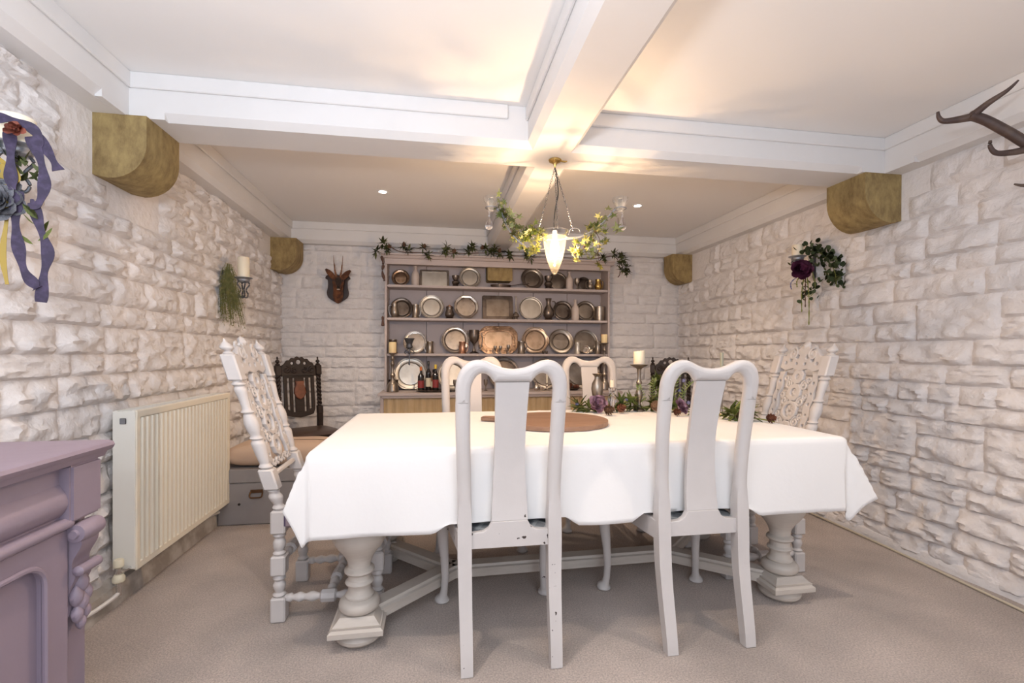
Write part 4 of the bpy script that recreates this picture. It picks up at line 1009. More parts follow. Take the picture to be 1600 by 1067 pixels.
t = thing('cone_bowl', 'shallow dark bowl of cones and pods on the right of the counter', 'bowl', (1.290, 4.33, d0))
MB().lathe([(0, 0), (.04, 0), (.075, .022), (.078, .026), (.072, .026), (.04, .006), (0, .005)], seg=28, cap=False).build('bowl', 'pewdark', t)
for i, (x, y, z) in enumerate(((-.045, 0, .028), (.0, -.02, .030), (.042, .0, .028), (.0, .03, .034), (-.01, .0, .050))):
    cone(['left cone in the shallow bowl on the counter', 'front cone in the shallow bowl on the counter', 'right cone in the shallow bowl on the counter', 'rear cone in the shallow bowl on the counter', 'topmost cone in the shallow bowl on the counter'][i], 1.29+x, 4.33+y, d0+z, (1.3, .4*i, i*1.3), CMR, .8, 'cones in the counter bowl')

# ================================================================== LEAVES
def leaf_mesh(kind, L=.04, m_='leaf'):
    m = MB()
    if kind == 'ivy': pts = [(0, 0), (.10, -.06), (.50, -.14), (.20, .16), (.62, .46), (.16, .44), (0, 1), (-.16, .44), (-.62, .46), (-.20, .16), (-.50, -.14), (-.10, -.06)]
    elif kind == 'spear': pts = [(0, 0), (.12, .2), (.18, .45), (.10, .8), (0, 1), (-.10, .8), (-.18, .45), (-.12, .2)]
    elif kind == 'round': pts = [(.42*sin(a), .5-.5*cos(a)) for a in [i*pi/5 for i in range(10)]]
    elif kind == 'petal': pts = [(0, 0), (.28, .22), (.46, .55), (.40, .85), (.15, 1), (-.15, .98), (-.40, .85), (-.46, .55), (-.28, .22)]
    cen = m.b.verts.new((0, .42*L, -.05*L)); V = [m.b.verts.new((x*L, y*L, .10*L*abs(x)*2-.12*L*y*y)) for x, y in pts]
    for i in range(len(V)): m.b.faces.new((cen, V[i], V[(i+1) % len(V)]))
    r = bmesh.ops.solidify(m.b, geom=m.b.faces[:], thickness=.0006)
    return m.mesh('leaf', m_, 60)
LM = {k: leaf_mesh(a_, 1, m_) for k, a_, m_ in (('ivy', 'ivy', 'leaf'), ('ivy2', 'ivy', 'leaf2'), ('dark', 'spear', 'darkleaf'), ('spear', 'spear', 'leaf'), ('euc', 'round', 'euc'), ('darkivy', 'ivy', 'darkleaf'))}
def rrot(rnd): return (rnd.uniform(-pi, pi), rnd.uniform(-1.2, 1.2), rnd.uniform(-pi, pi))
def foliage(parent, path, n, spread, size, kinds, seed, loc):
    rnd = random.Random(seed); L = spline(path, 6)
    for i in range(n):
        p = Vector(L[rnd.randrange(len(L))])+Vector((rnd.gauss(0, spread), rnd.gauss(0, spread), rnd.gauss(0, spread)))
        inst('leaf', LM[rnd.choice(kinds)], parent, p, (rnd.uniform(.6, 2.4), rnd.uniform(-.8, .8), rnd.uniform(-pi, pi)), size*rnd.uniform(.7, 1.2))
def sprig(parent, c, n, r, size, kinds, seed):
    """star-shaped tuft: leaves pointing outward"""
    rnd = random.Random(seed)
    for i in range(n):
        a = 2*pi*i/n+rnd.uniform(-.3, .3); e = rnd.uniform(-.5, .9)
        q = Vector((cos(a), e*.6-.3, sin(a))).to_track_quat('Y', 'Z').to_euler()
        inst('leaf', LM[rnd.choice(kinds)], parent, Vector(c)+Vector((cos(a), 0, sin(a)))*r*.15, tuple(q), size*rnd.uniform(.75, 1.2))

# garland along the dresser cornice
t = thing('leaf_garland', 'dark leafy garland with small cones draped along the dresser cornice', 'garland', (DX0, 4.34, 1.996))
P = [(-.06, 0, .02), (.03, 0, .06), (.15, 0, .01), (.40, 0, .012), (.7, 0, .015), (.95, 0, .03), (1.1, 0, .01), (1.25, .0, .012), (1.9, 0, .012), (2.05, 0, .03), (2.16, -.0, .04), (2.21, -.0, -.02), (2.22, 0, -.12), (2.20, 0, -.16)]
MB().tube(spline(P, 5), .004, 6).build('vine', 'brownstem', t)
def wx(px): return (px-600)*.00607+.01
for i, (px, dz) in enumerate(((588, .0), (597, .075), (603, .02), (626, .055), (634, .02), (655, .05), (662, -.02), (690, .06), (700, .02), (688, .02), (722, .03), (728, .075), (748, .06), (756, .02), (762, .07), (770, .02), (785, .01), (812, .01), (818, -.01), (935, .015), (952, .055), (965, .05), (968, .01), (962, -.03), (974, -.06), (966, -.09), (975, -.11))):
    sprig(t, (wx(px), -.02, dz), 8, .03, .060, ('dark', 'darkivy', 'dark', 'darkivy'), 100+i)
for px, dz in ((628, .05), (656, .045), (742, .05), (608, .03), (700, .01), (768, .03)):
    inst('cone', CM, t, (wx(px), -.03, dz), (.4, 0, px), .7)
tag(MB().tube(spline([(-.478, 4.36, 1.965), (-.470, 4.352, 1.93), (-.462, 4.35, 1.88), (-.470, 4.35, 1.83), (-.458, 4.35, 1.77), (-.452, 4.35, 1.745)], 4), [.004+.010*abs(sin(i*.5+.4)) for i in range(21)], 8).build('seed_pod', 'brownstem'), 'twisted brown seed pod hanging at the top left of the dresser', 'pod')
m = MB().lathe([(.004, .04), (.012, .03), (.009, .0), (.016, -.045), (.002, -.05)], seg=10); m.tube(spline([(0, 0, .038), (.006, -.01, .06), (.01, -.005, .075)], 3), .0015, 5)
tag(m.build('tassel', 'brownstem', None, (-.470, 4.398, 1.39)), 'small brown tassel hanging at the left dresser post', 'tassel')
#__PART4__
# ================================================================== CHANDELIER
LX, LY, LZ = .612, 2.385, ZS
t = thing('chandelier', 'wire and glass chandelier with a lit pointed glass shade', 'chandelier', (LX, LY, LZ))
BZ = 1.722-LZ      # rim of the bowl
MB().lathe([(0, 0), (.030, 0), (.034, -.004), (.030, -.012), (.012, -.020), (.006, -.032), (.004, -.045), (0, -.046)], seg=24, cap=False).build('ceiling_rose', 'brass', t)
MB().tube([(.03, 0, -.006), (.05, -.01, -.012), (.062, -.012, -.010)], [.004, .005, .003], 8).build('hook', 'brass', t)
MB().tube(spline([(.0, 0, -.04), (.010, -.005, -.10), (.016, -.005, -.18), (.004, 0, -.25), (-.004, 0, -.32), (-.002, 0, BZ+.02)], 6), .0032, 8).build('flex', 'flex', t)
def chain(p, q, n=26):
    m = MB(); P_, Q_ = Vector(p), Vector(q); d = Q_-P_; L = d.length/n
    for i in range(n):
        c = P_+d*((i+.5)/n); qt = d.to_track_quat('Z', 'Y').to_matrix() @ Matrix.Rotation(pi/2*(i % 2), 3, 'Z')
        m.tube([c+qt @ Vector((L*.32*cos(a), 0, L*.62*sin(a))) for a in [k*pi/4 for k in range(8)]], .0011, 5, up=tuple(qt @ Vector((0, 1, .01))), closed=True)
    return m.build('chain', 'chainsteel', t)
chain((0, 0, -.04), (-.078, .03, BZ+.03)); chain((0, 0, -.04), (.100, .0, BZ+.02)); chain((0, 0, -.04), (.0, -.06, BZ+.012))
# glass bowl and shade
MB().lathe([(.072, BZ+.014), (.074, BZ+.010), (.072, BZ-.002), (.066, BZ-.012), (.066, BZ-.020)], seg=36, cap=False).build('glass_rim', 'glass', t)
MB().lathe(spline([(.060, BZ-.018), (.058, BZ-.05), (.047, BZ-.11), (.032, BZ-.16), (.016, BZ-.20), (.006, BZ-.212), (0, BZ-.214)], 4), seg=36, cap=False).build('glass_shade', 'lampglass', t)
MB().lathe([(.064, BZ-.016), (.068, BZ-.019), (.064, BZ-.022)], seg=36, cap=False).build('shade_ring', 'steel', t)
MB().lathe([(0, BZ+.02), (.012, BZ+.015), (.014, BZ-.02), (.010, BZ-.03), (0, BZ-.03)], seg=14, cap=False).build('lamp_holder', 'white', t)
MB().lathe(spline([(.012, BZ-.03), (.020, BZ-.05), (.024, BZ-.08), (.018, BZ-.11), (.008, BZ-.13), (0, BZ-.14)], 3), seg=16, cap=False).build('bulb', 'bulbglass', t)
MB().lathe(spline([(0, BZ-.06), (.007, BZ-.07), (.009, BZ-.085), (.006, BZ-.10), (0, BZ-.105)], 3), seg=12, cap=False).build('filament', 'bulb', t)
for dz in (-.052, -.118): light('chandelier_light', 'POINT', (LX, LY, LZ+BZ+dz), 13.5, (1, .69, .43), shadow_soft_size=.006)
def arm(e, off, loop=0):
    a = Vector((.066*(1 if e[0] > 0 else -1), off, BZ-.02)); e = Vector(e)
    p = [a, a.lerp(e, .3)+Vector((0, 0, -.035)), a.lerp(e, .65)+Vector((0, 0, -.04)), e]
    return MB().tube(spline(p, 8), .0026, 8).build('arm', 'steel', t)
EL, ER = (-.300, .03, -.262), (.310, -.05, -.255)
for e in (EL, ER):
    arm(e, -.012); arm((e[0], e[1], e[2]-.004), .026)
    m = MB().tube([(e[0]+(.030)*cos(a)+.028*(1 if e[0] > 0 else -1), e[1]+.030*sin(a), e[2]+.002) for a in [k*pi/10 for k in range(20)]], .003, 8, closed=True)
    m.build('cup_ring', 'steel', t)
    cx, cy, cz = e[0]+.028*(1 if e[0] > 0 else -1), e[1], e[2]
    MB().lathe(spline([(.012, -.012), (.020, .0), (.026, .015), (.040, .040), (.044, .056)], 3), (cx, cy, cz), 24, cap=False).lathe([(0, .005), (.012, .012), (.014, .05), (.010, .055), (0, .055)], (cx, cy, cz), 14, cap=False).build('glass_cup', 'glass', t)
    MB().lathe(spline([(.006, -.008), (.005, -.03), (.007, -.05), (.016, -.075), (.020, -.092), (.014, -.106), (0, -.111)], 3), (cx+.012*(1 if e[0] > 0 else -1), cy, cz), 18, cap=False).build('glass_drop', 'cutglass', t)
# long swooping wire on the left and small loop on the right
MB().tube(spline([(-.275, .02, -.285), (-.245, .0, -.37), (-.19, -.02, -.44), (-.12, -.02, -.475), (-.06, -.02, -.472)], 8), .0026, 8).build('arm', 'steel', t)
MB().tube(spline([(.072, -.01, BZ-.006), (.08, -.015, BZ+.02), (.10, -.02, BZ+.028), (.125, -.02, BZ+.022), (.13, -.02, BZ+.005)], 6), .002, 6).build('loop', 'steel', t)
# ivy twined over the chandelier
g = thing('ivy_garland', 'green and lamplit yellow ivy twined around the chandelier arms', 'garland', (LX, LY, LZ))
PA = [(-.275, .01, -.255), (-.25, 0, -.30), (-.21, -.01, -.36), (-.17, 0, -.40), (-.12, -.01, -.40), (-.085, -.02, -.40)]
PB = [(-.26, .01, -.30), (-.22, -.01, -.40), (-.16, -.02, -.46), (-.10, -.03, -.48)]
PC = [(.27, -.04, -.30), (.22, -.03, -.36), (.17, -.02, -.42), (.14, -.02, -.47), (.10, -.02, -.49)]
PD = [(.21, -.03, -.37), (.235, -.03, -.42), (.225, -.03, -.48), (.19, -.03, -.51)]
for p in (PA, PB, PC, PD): MB().tube(spline(p, 5), .0018, 6).build('vine', 'brownstem', g)
foliage(g, PA, 80, .022, .036, ('ivy', 'ivy', 'ivy2'), 1, None); foliage(g, PB, 42, .016, .036, ('ivy', 'ivy2', 'ivy2'), 2, None)
foliage(g, PC, 62, .020, .036, ('ivy', 'ivy2', 'ivy2'), 3, None); foliage(g, PD, 26, .018, .036, ('ivy', 'ivy2'), 4, None)
for p in ((.318, -.05, -.36), (.330, -.05, -.372)): inst('leaf', LM['ivy2'], g, p, (1.9, .2, 2.5), .05)
MB().tube(spline([(.325, -.05, -.30), (.328, -.05, -.34), (.318, -.05, -.38)], 4), .0015, 5).build('vine', 'brownstem', g)
MB().tube(spline([(.225, -.03, -.45), (.228, -.03, -.50), (.232, -.03, -.545)], 4), .0015, 5).build('vine', 'brownstem', g)
for p, r_ in (((.235, -.03, -.55), 2.6), ((.245, -.03, -.565), 1.9), ((.10, -.04, -.515), 2.3), ((.11, -.04, -.53), 2.9), ((-.11, -.04, -.50), 2.7)): inst('leaf', LM['ivy2'], g, p, (r_, .3, r_*2), .046)

# ================================================================== SCONCES
def sconce(label, loc, rz, mt='iron'):
    """bracket plate on the wall behind (local +y is the wall), cup and candle at the origin"""
    t = thing('wall_sconce', label, 'sconce', loc, rz, 'iron wall sconces')
    m = MB().lathe(spline([(.020, -.030), (.028, -.026), (.036, -.020), (.040, -.006), (.052, .0), (.054, .004), (.045, .004), (.0, .003)], 3), seg=28, cap=False)
    m.build('cup', 'steel', t)
    m = MB()
    for k in range(4):
        a = k*pi/2+.6; c_, s_ = cos(a), sin(a)
        m.tube(spline([(.028*c_, .028*s_, -.022), (.036*c_, .036*s_, -.040), (.016*c_, .016*s_, -.075), (.028*c_, .028*s_, -.105), (.018*c_, .018*s_, -.128), (0, 0, -.120)], 5), .0048, 8)
    m.tube(spline([(0, 0, -.122), (0, .05, -.125), (0, .10, -.10), (0, .125, -.06)], 5), .006, 8)
    m.build('scroll_bracket', 'iron', t)
    m = MB().tube([(0, .128, -.16), (0, .128, -.13), (0, .128, .03), (0, .128, .05), (0, .128, .075)], [.004, .014, .014, .006, .001], 8, up=(0, 1, 0), flat=.4)
    m.tube(spline([(0, .124, .005), (.016, .12, .02), (.010, .118, .036), (0, .122, .05)], 4), .003, 6).build('wall_plate', 'iron', t)
    return t
def herb_bunch(name, label, loc, n, L, m_, seed, lean=(0, 0), spread=.045, cat='dried bunch'):
    rnd = random.Random(seed); m = MB()
    for i in range(n):
        a = rnd.uniform(0, 2*pi); r = rnd.uniform(0, 1)**.6; l = L*rnd.uniform(.55, 1); top = rnd.uniform(-.02, .09)
        x0, y0 = cos(a)*r*.018, sin(a)*r*.018*.6
        pts = [(x0, y0, top), (x0*2+cos(a)*spread*.4*r, y0*2+sin(a)*spread*.25*r, top-l*.4), (x0*2+cos(a)*spread*r+lean[0], y0*2+sin(a)*spread*.6*r+lean[1], top-l)]
        P = spline(pts, 3); m.tube(P, .0011, 4)
        for k in range(12):
            p = Vector(P[rnd.randrange(1, len(P))]); d = Vector((rnd.uniform(-1, 1), rnd.uniform(-.8, .3), rnd.uniform(-1.4, -.1))).normalized()*rnd.uniform(.014, .026)
            q = Vector((d.z, 0, -d.x)).normalized()*.0014
            V = [m.b.verts.new(v) for v in (p-q, p+q, p+d)]; m.b.faces.new(V)
    o = m.build(name, m_, None, loc, 0, 60); tag(o, label, cat); o['kind'] = 'stuff' if False else 'thing'; del o['kind']
    return o
# left wall sconce
sconce('iron wall sconce with scrolled cup on the left wall beyond the radiator', (-1.262, 3.385, 1.592), pi/2)
put_candle('cream pillar candle on the left wall sconce', -1.262, 3.385, 1.597, .135, .036, group='sconce candles')
herb_bunch('dried_herbs', 'hanging bunch of dried green needles on the left wall sconce', (-1.345, 3.36, 1.60), 150, .33, 'herb', 5, (.02, .0))
# right wall sconce
sconce('iron wall sconce with dark flower on the right wall', (2.405, 2.822, 1.752), -pi/2)
put_candle('short cream pillar candle on the right wall sconce', 2.405, 2.822, 1.757, .075, .034, group='sconce candles')
def rose(name, label, loc, R, m_, rot=(0, 0, 0), seed=1, n=40, cat='flower', group='flowers', m2=None):
    t = thing(name, label, cat, loc, 0, group); t.rotation_euler = rot
    rnd = random.Random(seed); mes = [leaf_mesh('petal', 1, q) for q in (m_, m2 or m_)]
    for k_, me_ in enumerate(mes): me_.name = 'petal'
    for i in range(n):
        u = i/n; a = i*2.39996; tilt = 1.50-1.05*u
        q = Matrix.Rotation(a, 4, 'Z') @ Matrix.Rotation(tilt, 4, 'X')
        r = R*(.03+.30*u)
        inst('petal', mes[i % 2], t, (-sin(a)*r, cos(a)*r, -R*.10*u), q.to_euler(), (R*(.42+.50*u), R*(.50+.32*u)*rnd.uniform(.9, 1.1), R*1.6))
    MB().lathe([(0, -R*.3), (R*.3, -R*.2), (R*.32, -R*.05), (R*.12, R*.12), (0, R*.2)], seg=12, cap=False).build('heart', m_, t)
    return t
rose('silk_flower', 'dark plum peony below the cup of the right wall sconce', (2.385, 2.77, 1.655), .068, 'plum', (radians(80), 0, radians(-25)), 3, group='dark flowers')
t = thing('leafy_spray', 'eucalyptus and trailing stems hanging from the right wall sconce', 'foliage', (2.45, 2.80, 1.74))
P1 = [(.0, -.02, .03), (.03, -.06, .035), (.06, -.12, -.04), (.07, -.16, -.12), (.07, -.17, -.20)]
P2 = [(.0, -.03, -.02), (.0, -.08, -.20), (.0, -.03, -.26), (-.02, -.0, -.22)]
for p in (P1, P2): MB().tube(spline(p, 5), .0025, 6).build('stem', 'stem', t)
foliage(t, P1, 170, .026, .036, ('euc', 'euc', 'dark'), 8, None); foliage(t, P2, 50, .024, .032, ('euc', 'dark'), 9, None)
for (x, y, z1, c_) in ((-.03, .0, -.36, 'stem'), (-.02, -.05, -.45, 'stem'), (-.03, -.03, -.33, 'brownstem'), (-.04, .03, -.19, 'stem'), (-.05, .07, -.20, 'blueflower')):
    L = spline([(x*.3, y*.3, -.1), (x, y, (z1-.1)/2), (x+.004, y+.004, z1)], 8)
    MB().tube(L, [.0035+.0015*sin(i*2.2) for i in range(len(L))], 6).build('trailing_stem', c_, t)
foliage(t, [(-.04, .06, -.02), (-.03, .07, -.10)], 8, .012, .03, ('dark',), 4, None)
# near left sconce with ribbons
sconce('wall sconce with ribbons at the left edge of the picture', (-1.215, 1.60, 1.700), pi/2)
put_candle('thick white candle tied with purple ribbon at the left edge', -1.215, 1.60, 1.705, .082, .043, group='sconce candles')
def ribbon(m, pts, w_=.014, th=.0012, up=(.4, -.9, 0)):
    P = spline(pts, 7); m.tube(P, [(w_*(.8+.25*sin(i*.55)), th) for i in range(len(P))], 4, up=up, rect=True)
BX, BY = -1.165, 1.55
t = thing('ribbon_bow', 'dark purple ribbon bow with long tails at the left edge', 'ribbon', (BX, BY, 1.70))
o_ = lambda *p: [(a_*.72, b_, c_*.98-.006) for a_, b_, c_ in p]
for pts in (o_((-.06, -.03, .055), (-.02, -.02, .058), (.035, 0, .045), (.055, .01, .010), (.03, 0, -.01)),
            o_((-.03, -.01, .03), (-.02, -.015, -.03), (-.025, -.01, -.10), (-.02, -.01, -.14)),
            o_((.03, .0, .02), (.055, .01, -.04), (.065, .015, -.11), (.05, .01, -.17), (.03, .0, -.175)),
            o_((.045, .01, .03), (.085, .02, -.03), (.105, .025, -.065)),
            o_((-.01, 0, -.14), (-.02, 0, -.22), (-.01, 0, -.30), (.01, 0, -.37), (.035, .01, -.41), (.045, .01, -.42)),
            o_((.03, .01, -.17), (.05, .015, -.24), (.072, .02, -.31), (.058, .02, -.38), (.048, .02, -.46))):
    m = MB(); ribbon(m, pts); m.build('ribbon_loop', 'ribbon', t, smooth=50)
rose('silk_flower', 'small rust red rosebud knotted in the purple bow', (BX-.0, BY-.022, 1.722), .024, 'rust', (radians(85), 0, radians(20)), 5, 16, group='small rosebud')
t = thing('yellow_ribbon', 'yellow ribbon loops behind the purple bow', 'ribbon', (BX-.06, BY+.0, 1.60))
for pts in (o_((-.05, 0, .04), (-.01, 0, .06), (.03, 0, .03), (.0, 0, -.01), (-.04, 0, .0)), o_((0, 0, .02), (.05, 0, .04), (.07, 0, .0), (.05, 0, -.02)), o_((.02, 0, .0), (.035, 0, -.10), (.02, 0, -.22), (.035, 0, -.31))):
    m = MB(); ribbon(m, pts, .007); m.build('ribbon_loop', 'yellow', t, smooth=50)
rose('silk_flower', 'large grey silk flower below the ribbon bow at the left edge', (BX-.055, BY+.0, 1.525), .066, 'greypetal', (radians(85), 0, radians(15)), 7, 30, group='grey silk flowers')
rose('silk_flower', 'pale grey silk flower under the candle at the left edge', (BX-.06, BY+.01, 1.59), .05, 'greypetal', (radians(70), 0, radians(35)), 8, 22, group='grey silk flowers')
t = thing('leafy_spray', 'few dark leaves around the ribbon bow at the left edge', 'foliage', (BX, BY+.02, 1.6))
foliage(t, [(-.09, 0, .03), (-.02, 0, .02), (.03, 0, .03)], 14, .02, .045, ('dark', 'darkivy'), 11, None)
foliage(t, [(.02, 0, -.12), (.03, 0, -.20)], 5, .012, .05, ('spear',), 12, None)

# ================================================================== DEER HEAD TROPHY
t = thing('deer_trophy', 'small roe deer head on a dark wooden shield on the back wall', 'deer head', (-.905, 4.635, 1.56))
sh = spline([(0, 0), (.04, .022), (.085, .055), (.098, .10), (.088, .16), (.090, .215), (.112, .235), (.095, .262), (.045, .268), (0, .262)], 4)
MB().shape([sh+[(-x, z) for x, z in reversed(sh)][1:-1]], .028, .006).build('shield', 'shield', t)
def skin(pts, edges, m_, name, parent, sub=2):
    me = bpy.data.meshes.new(name); me.from_pydata([p[:3] for p in pts], edges, [])
    o = bpy.data.objects.new(name, me); COL.objects.link(o)
    sk = o.modifiers.new('s', 'SKIN'); 
    if not me.skin_vertices: me.skin_vertices.new() if hasattr(me.skin_vertices, 'new') else None
    return o
# neck and head: rings swept along a bending centre line, elliptical sections
hd = spline([(0, -.01, .045, .034, .050), (0, -.045, .070, .040, .048), (0, -.075, .115, .038, .042), (0, -.095, .160, .040, .040), (0, -.112, .192, .044, .036), (0, -.140, .198, .040, .033), (0, -.165, .178, .030, .027), (0, -.190, .152, .022, .022), (0, -.210, .132, .020, .019), (0, -.222, .120, .012, .012)], 4)
m = MB().tube([p[:3] for p in hd], [(p[3]*1.14, p[4]*1.1) for p in hd], 18, up=(0, -.3, 1))
m.build('head', 'fur', t, (0, 0, 0), .21, 80)
MB().tube([(0, -.150, .214), (0, -.178, .193), (0, -.202, .168), (0, -.220, .146), (0, -.229, .130)], [(.026, .017), (.029, .018), (.024, .017), (.018, .014), (.012, .010)], 12, up=(0, -.3, 1)).build('dark_face', 'furdark', t, (0, 0, 0), .21, 80)
MB().lathe([(0, -.010), (.013, -.006), (.016, 0), (.010, .008), (0, .010)], (0, -.226, .122), 14).build('nose', 'black', t, (0, 0, 0), .21)
MB().lathe([(0, -.006), (.014, -.004), (.014, .002), (0, .006)], (0, -.208, .108), 14).build('chin', 'furpale', t, (0, 0, 0), .21)
for s in (-1, 1):
    MB().lathe([(0, -.008), (.007, -.004), (.008, 0), (.007, .004), (0, .008)], (s*.034, -.160, .196), 12).build('eye', 'black', t, (0, 0, 0), .21)
    ear = MB(); P = spline([(s*.030, -.105, .215), (s*.055, -.10, .245), (s*.085, -.095, .280), (s*.108, -.09, .302)], 4)
    ear.tube(P, [(.010+.017*sin(pi*min(1, i/(len(P)-1)*1.05+.05))**.8*(1-.2*i/len(P)), .004) for i in range(len(P))], 10, up=(0, 1, .2)).build('ear', 'fur', t, (0, 0, 0), .21, 80)
    H = spline([(s*.018, -.115, .225), (s*.022, -.112, .26), (s*.030, -.11, .30), (s*.036, -.112, .36), (s*.040, -.115, .43)], 4)
    MB().tube(H, [.011-.0095*i/(len(H)-1)+(.002*sin(i*3) if i < 8 else 0) for i in range(len(H))], 10, up=(0, 1, 0)).tube([(s*.030, -.11, .315), (s*.030, -.130, .335), (s*.032, -.135, .350)], [.006, .004, .001], 8).build('antler', 'horn', t, (0, 0, 0), .21, 80)

# ================================================================== STAG ANTLERS ON THE RIGHT WALL
t = thing('stag_antlers', 'large branching stag antlers jutting from the right wall, cut by the right edge', 'antlers', (2.50, 1.44, 1.86)); D = Vector((-2.50, -1.44, -1.86))
def tine(pts, r):
    P = spline(pts, 6); n = len(P)-1
    return P, [r[0]+(r[1]-r[0])*i/n for i in range(n+1)]
A = MB()
for pts, r in ((((2.50, 1.44, 1.90), (2.42, 1.46, 1.895), (2.33, 1.50, 1.915), (2.26, 1.54, 1.985), (2.20, 1.58, 2.05), (2.15, 1.60, 2.075)), (.022, .018)),
               (((2.16, 1.60, 2.072), (2.17, 1.55, 2.10), (2.19, 1.50, 2.125), (2.20, 1.47, 2.150)), (.016, .003)),
               (((2.17, 1.595, 2.07), (2.12, 1.625, 2.067), (2.08, 1.645, 2.068), (2.063, 1.65, 2.085), (2.058, 1.65, 2.107)), (.016, .005)),
               (((2.33, 1.50, 1.915), (2.27, 1.53, 1.905), (2.215, 1.55, 1.905), (2.19, 1.555, 1.93), (2.19, 1.555, 1.955)), (.015, .005)),
               (((2.50, 1.44, 1.86), (2.42, 1.50, 1.795), (2.38, 1.56, 1.79), (2.352, 1.585, 1.802)), (.016, .003))):
    P, R = tine(pts, r); A.tube(P, R, 12)
wb(A, 'antler', 'antler', t, (0, 0, 0), 0, 80)
B = MB()
for pts, r in ((((2.50, 1.38, 1.90), (2.42, 1.30, 1.895), (2.33, 1.20, 1.925), (2.28, 1.12, 2.0), (2.27, 1.05, 2.07)), (.022, .014)),
               (((2.27, 1.06, 2.06), (2.24, 1.03, 2.10), (2.24, 1.0, 2.13)), (.014, .003)), (((2.33, 1.2, 1.92), (2.27, 1.16, 1.91), (2.22, 1.14, 1.95)), (.014, .004))):
    P, R = tine(pts, r); B.tube(P, R, 12)
wb(B, 'antler', 'antler', t, (0, 0, 0), 0, 80)
wb(MB().lathe(spline([(.0, 0), (.07, 0), (.075, .010), (.05, .022), (0, .03)], 3), (2.545, 1.41, 1.885), 24, Matrix.Rotation(-pi/2, 4, 'Y')), 'mount', 'darkwood', t)

# ================================================================== THINGS ON THE TABLE
Z = TZ+.0055
bd = thing('round_board', 'round wooden serving board with short handle on the white cloth', 'board', (.575, 2.255, Z+.001), 0)
out = [(.265*cos(a), .265*sin(a)) for a in [radians(150+16)+(2*pi-radians(32))*i/60 for i in range(61)]]
hdl = [(-.255+.0, .085)]
m = MB()
d_ = Vector((cos(radians(158)), sin(radians(158)), 0)); nrm = Vector((-d_.y, d_.x, 0))
out = [(.265*cos(a), .265*sin(a)) for a in [radians(158)+.16+(2*pi-.32)*i/60 for i in range(61)]]
e0 = [d_*.30-nrm*.030, d_*.355-nrm*.030, d_*.367-nrm*.018, d_*.367+nrm*.018, d_*.355+nrm*.030, d_*.30+nrm*.030]
out = out+[(p.x, p.y) for p in e0]
m.prism(out, 'z', 0, .020)
bmesh.ops.bevel(m.b, geom=[e for e in m.b.edges if abs(e.verts[0].co.z-e.verts[1].co.z) < 1e-5], offset=.003, segments=2, affect='EDGES')
m.build('board', 'board', bd, smooth=30)
candlestick('tall slim pewter candlestick at the back of the table', 1.205, 2.66, Z, [(.032, 0), (.036, .005), (.030, .012), (.014, .022), (.010, .05), (.016, .07), (.022, .10), (.014, .13), (.010, .15), (.018, .17), (.010, .19), (.012, .24), (.018, .255), (.045, .270), (.052, .275), (.050, .278), (.0, .277)], 'pewter')
put_candle('cream pillar candle with slanted top on the tall table candlestick', 1.205, 2.66, Z+.2805, .078, .033, 'wax', .12)
vessel('pewter_vase', 'slim grey pewter vase behind the left mauve flower', 'vase', .958, 2.70, Z, .222, .075, 'pewter', 'vase')
candlestick('cut glass candle holder beside the mauve flower', 1.02, 2.62, Z, [(.032, 0), (.032, .006), (.012, .02), (.020, .05), (.026, .08), (.014, .11), (.020, .125), (.024, .14), (.018, .145)], 'cutglass', 'glass_holder')
put_candle('small cream candle in the cut glass holder', 1.02, 2.62, Z+.1455, .042, .013, 'wax', group='taper candles')
t = candlestick('thin dark candlestick at the back right of the table', 1.575, 2.40, Z, [(.028, 0), (.028, .004), (.008, .015), (.006, .10), (.012, .13), (.006, .16), (.007, .22), (.015, .24), (.012, .25)], 'pewter')
put_candle('grey-green taper in the thin candlestick behind the right near chair', 1.575, 2.40, Z+.2505, .10, .009, 'greywax', group='taper candles')
rose('silk_flower', 'mauve cabbage rose lying on the table, left one', (.925, 2.60, Z+.052), .052, 'rose', (radians(62), 0, radians(-5)), 11, 40, group='mauve cabbage roses', m2='rosepale')
rose('silk_flower', 'mauve cabbage rose beside the right near chair splat', (1.352, 2.44, Z+.048), .048, 'rose', (radians(60), 0, radians(30)), 12, 40, group='mauve cabbage roses', m2='rosepale')
cone('pine cone right in front of the left mauve flower', .935, 2.515, Z+.022, (1.3, .3, .6))
cone('small reddish pine cone by the glass candle holder', 1.03, 2.565, Z+.020, (1.2, 0, 1.5), CMR)
cone('pine cone right of the tall table candlestick', 1.262, 2.56, Z+.022, (1.0, .2, 2.5), CM, 1.05)
cone('small dark cone left of the right mauve flower', 1.305, 2.43, Z+.018, (1.4, .2, .5), CMR, .8)
cone('pine cone seen between the right near chair splat and its stile', 1.538, 2.20, Z+.022, (1.4, .5, 1.9), CM, 1.1)
cone('pine cone right of the right near chair', 1.640, 2.12, Z+.018, (1.3, .1, .3), CMR, .9)
t = thing('table_garland', 'trailing garland of green leaves and blue thistles along the table', 'garland', (1.25, 2.6, Z))
P = [(-.42, .10, .01), (-.25, .03, .015), (-.10, .06, .02), (.05, .03, .02), (.15, -.10, .015), (.25, -.25, .015), (.36, -.42, .015), (.40, -.52, .01)]
MB().tube(spline(P, 5), .003, 6).build('vine', 'stem', t)
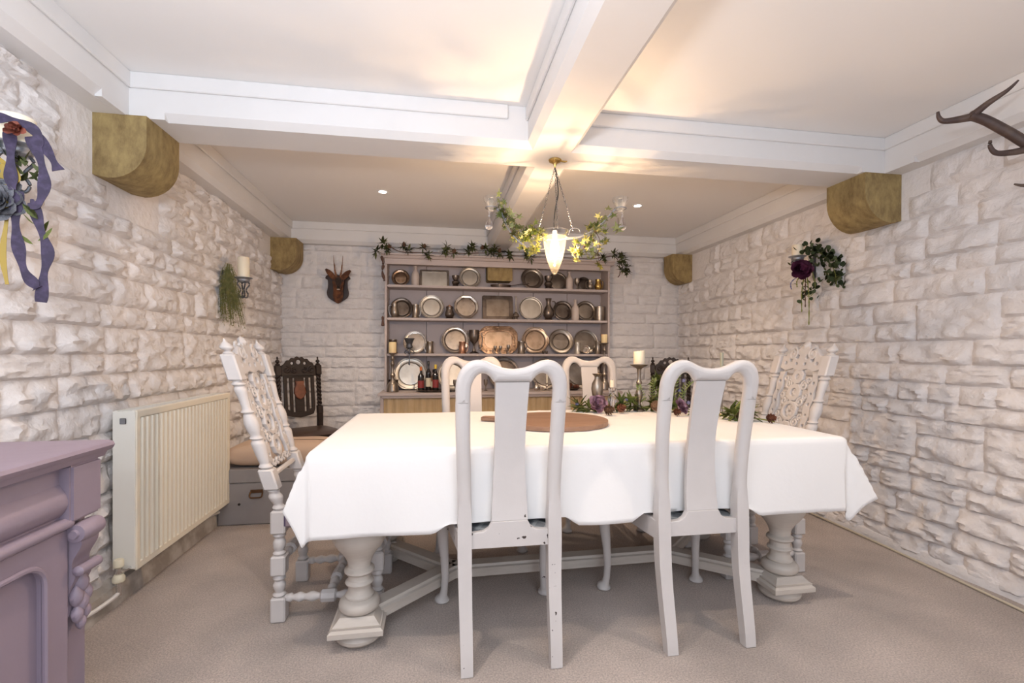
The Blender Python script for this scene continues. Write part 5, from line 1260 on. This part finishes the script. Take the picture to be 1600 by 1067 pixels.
for i, (x, y, z, n) in enumerate(((-.40, .10, .03, 7), (-.36, .05, .02, 6), (-.15, .08, .04, 8), (-.10, .04, .05, 8), (-.05, .07, .03, 7), (.04, .05, .04, 8), (.09, .05, .09, 8), (.12, .04, .14, 7), (.08, .08, .18, 6), (.15, -.02, .03, 7), (.20, -.15, .02, 6), (.29, -.33, .03, 8), (.27, -.40, .025, 8), (.33, -.42, .03, 7), (.36, -.36, .05, 6))):
    sprig(t, (x, y, z), n+3, .03, .078, ('ivy', 'spear', 'spear', 'ivy2'), 300+i)
for (x, y, h, lx) in ((-.02, .05, .15, -.04), (.03, .05, .19, .01), (.06, .04, .16, .05), (.10, .05, .22, .02), (.14, .02, .24, .06), (.17, .0, .17, .08)):
    P = spline([(x, y, .0), (x+lx*.4, y, h*.6), (x+lx, y-.01, h)], 6); m = MB().tube(P, .0012, 5)
    for k in range(4, len(P)):
        for s_ in (-1, 1):
            p = Vector(P[k]); L_ = .042*(1-.5*k/len(P)); d = Vector((s_*.8, .25*sin(k), .55)).normalized()*L_; q = Vector((0, 0, 1)).cross(d).normalized()*0+Vector((0, 0, .0045))
            m.b.faces.new([m.b.verts.new(v) for v in (p, p+d*.5+q, p+d, p+d*.5-q)])
    m.build('fern_frond', 'leaf', t)
for i, (x, y, z) in enumerate(((-.42, .09, .04), (-.12, .06, .07), (-.28, .08, .06), (.20, .03, .12), (.22, .02, .18), (.24, .0, .05), (.18, .04, .21))):
    m = MB(); m.lathe([(0, -.012), (.009, -.006), (.011, 0), (.007, .010), (0, .014)], seg=10, cap=False)
    for k in range(14):
        a = k*2.4; d = Vector((cos(a), sin(a)*.8, .4+.5*sin(k))).normalized()*.024; q = Vector((-d.y, d.x, 0)).normalized()*.003
        m.b.faces.new([m.b.verts.new(v) for v in (q, d, -q)])
    o = m.build('thistle_head', 'blueflower', t, (x, y, z)); 
    MB().tube([(x*.9, y*.9, .01), (x, y, z-.01)], .0015, 5).build('thistle_stem', 'stem', t)

# cable along the foot of the right wall
m = MB().tube(spline([(2.42, .9, .008), (2.45, 1.3, .007), (2.48, 1.7, .008), (2.52, 2.2, .008), (2.535, 2.7, .012), (2.54, 3.4, .010), (2.54, 4.5, .010)], 8), .006, 8)
tag(m.build('cable', 'underlay', None), 'thin cream cable lying on the carpet along the right wall', 'cable')
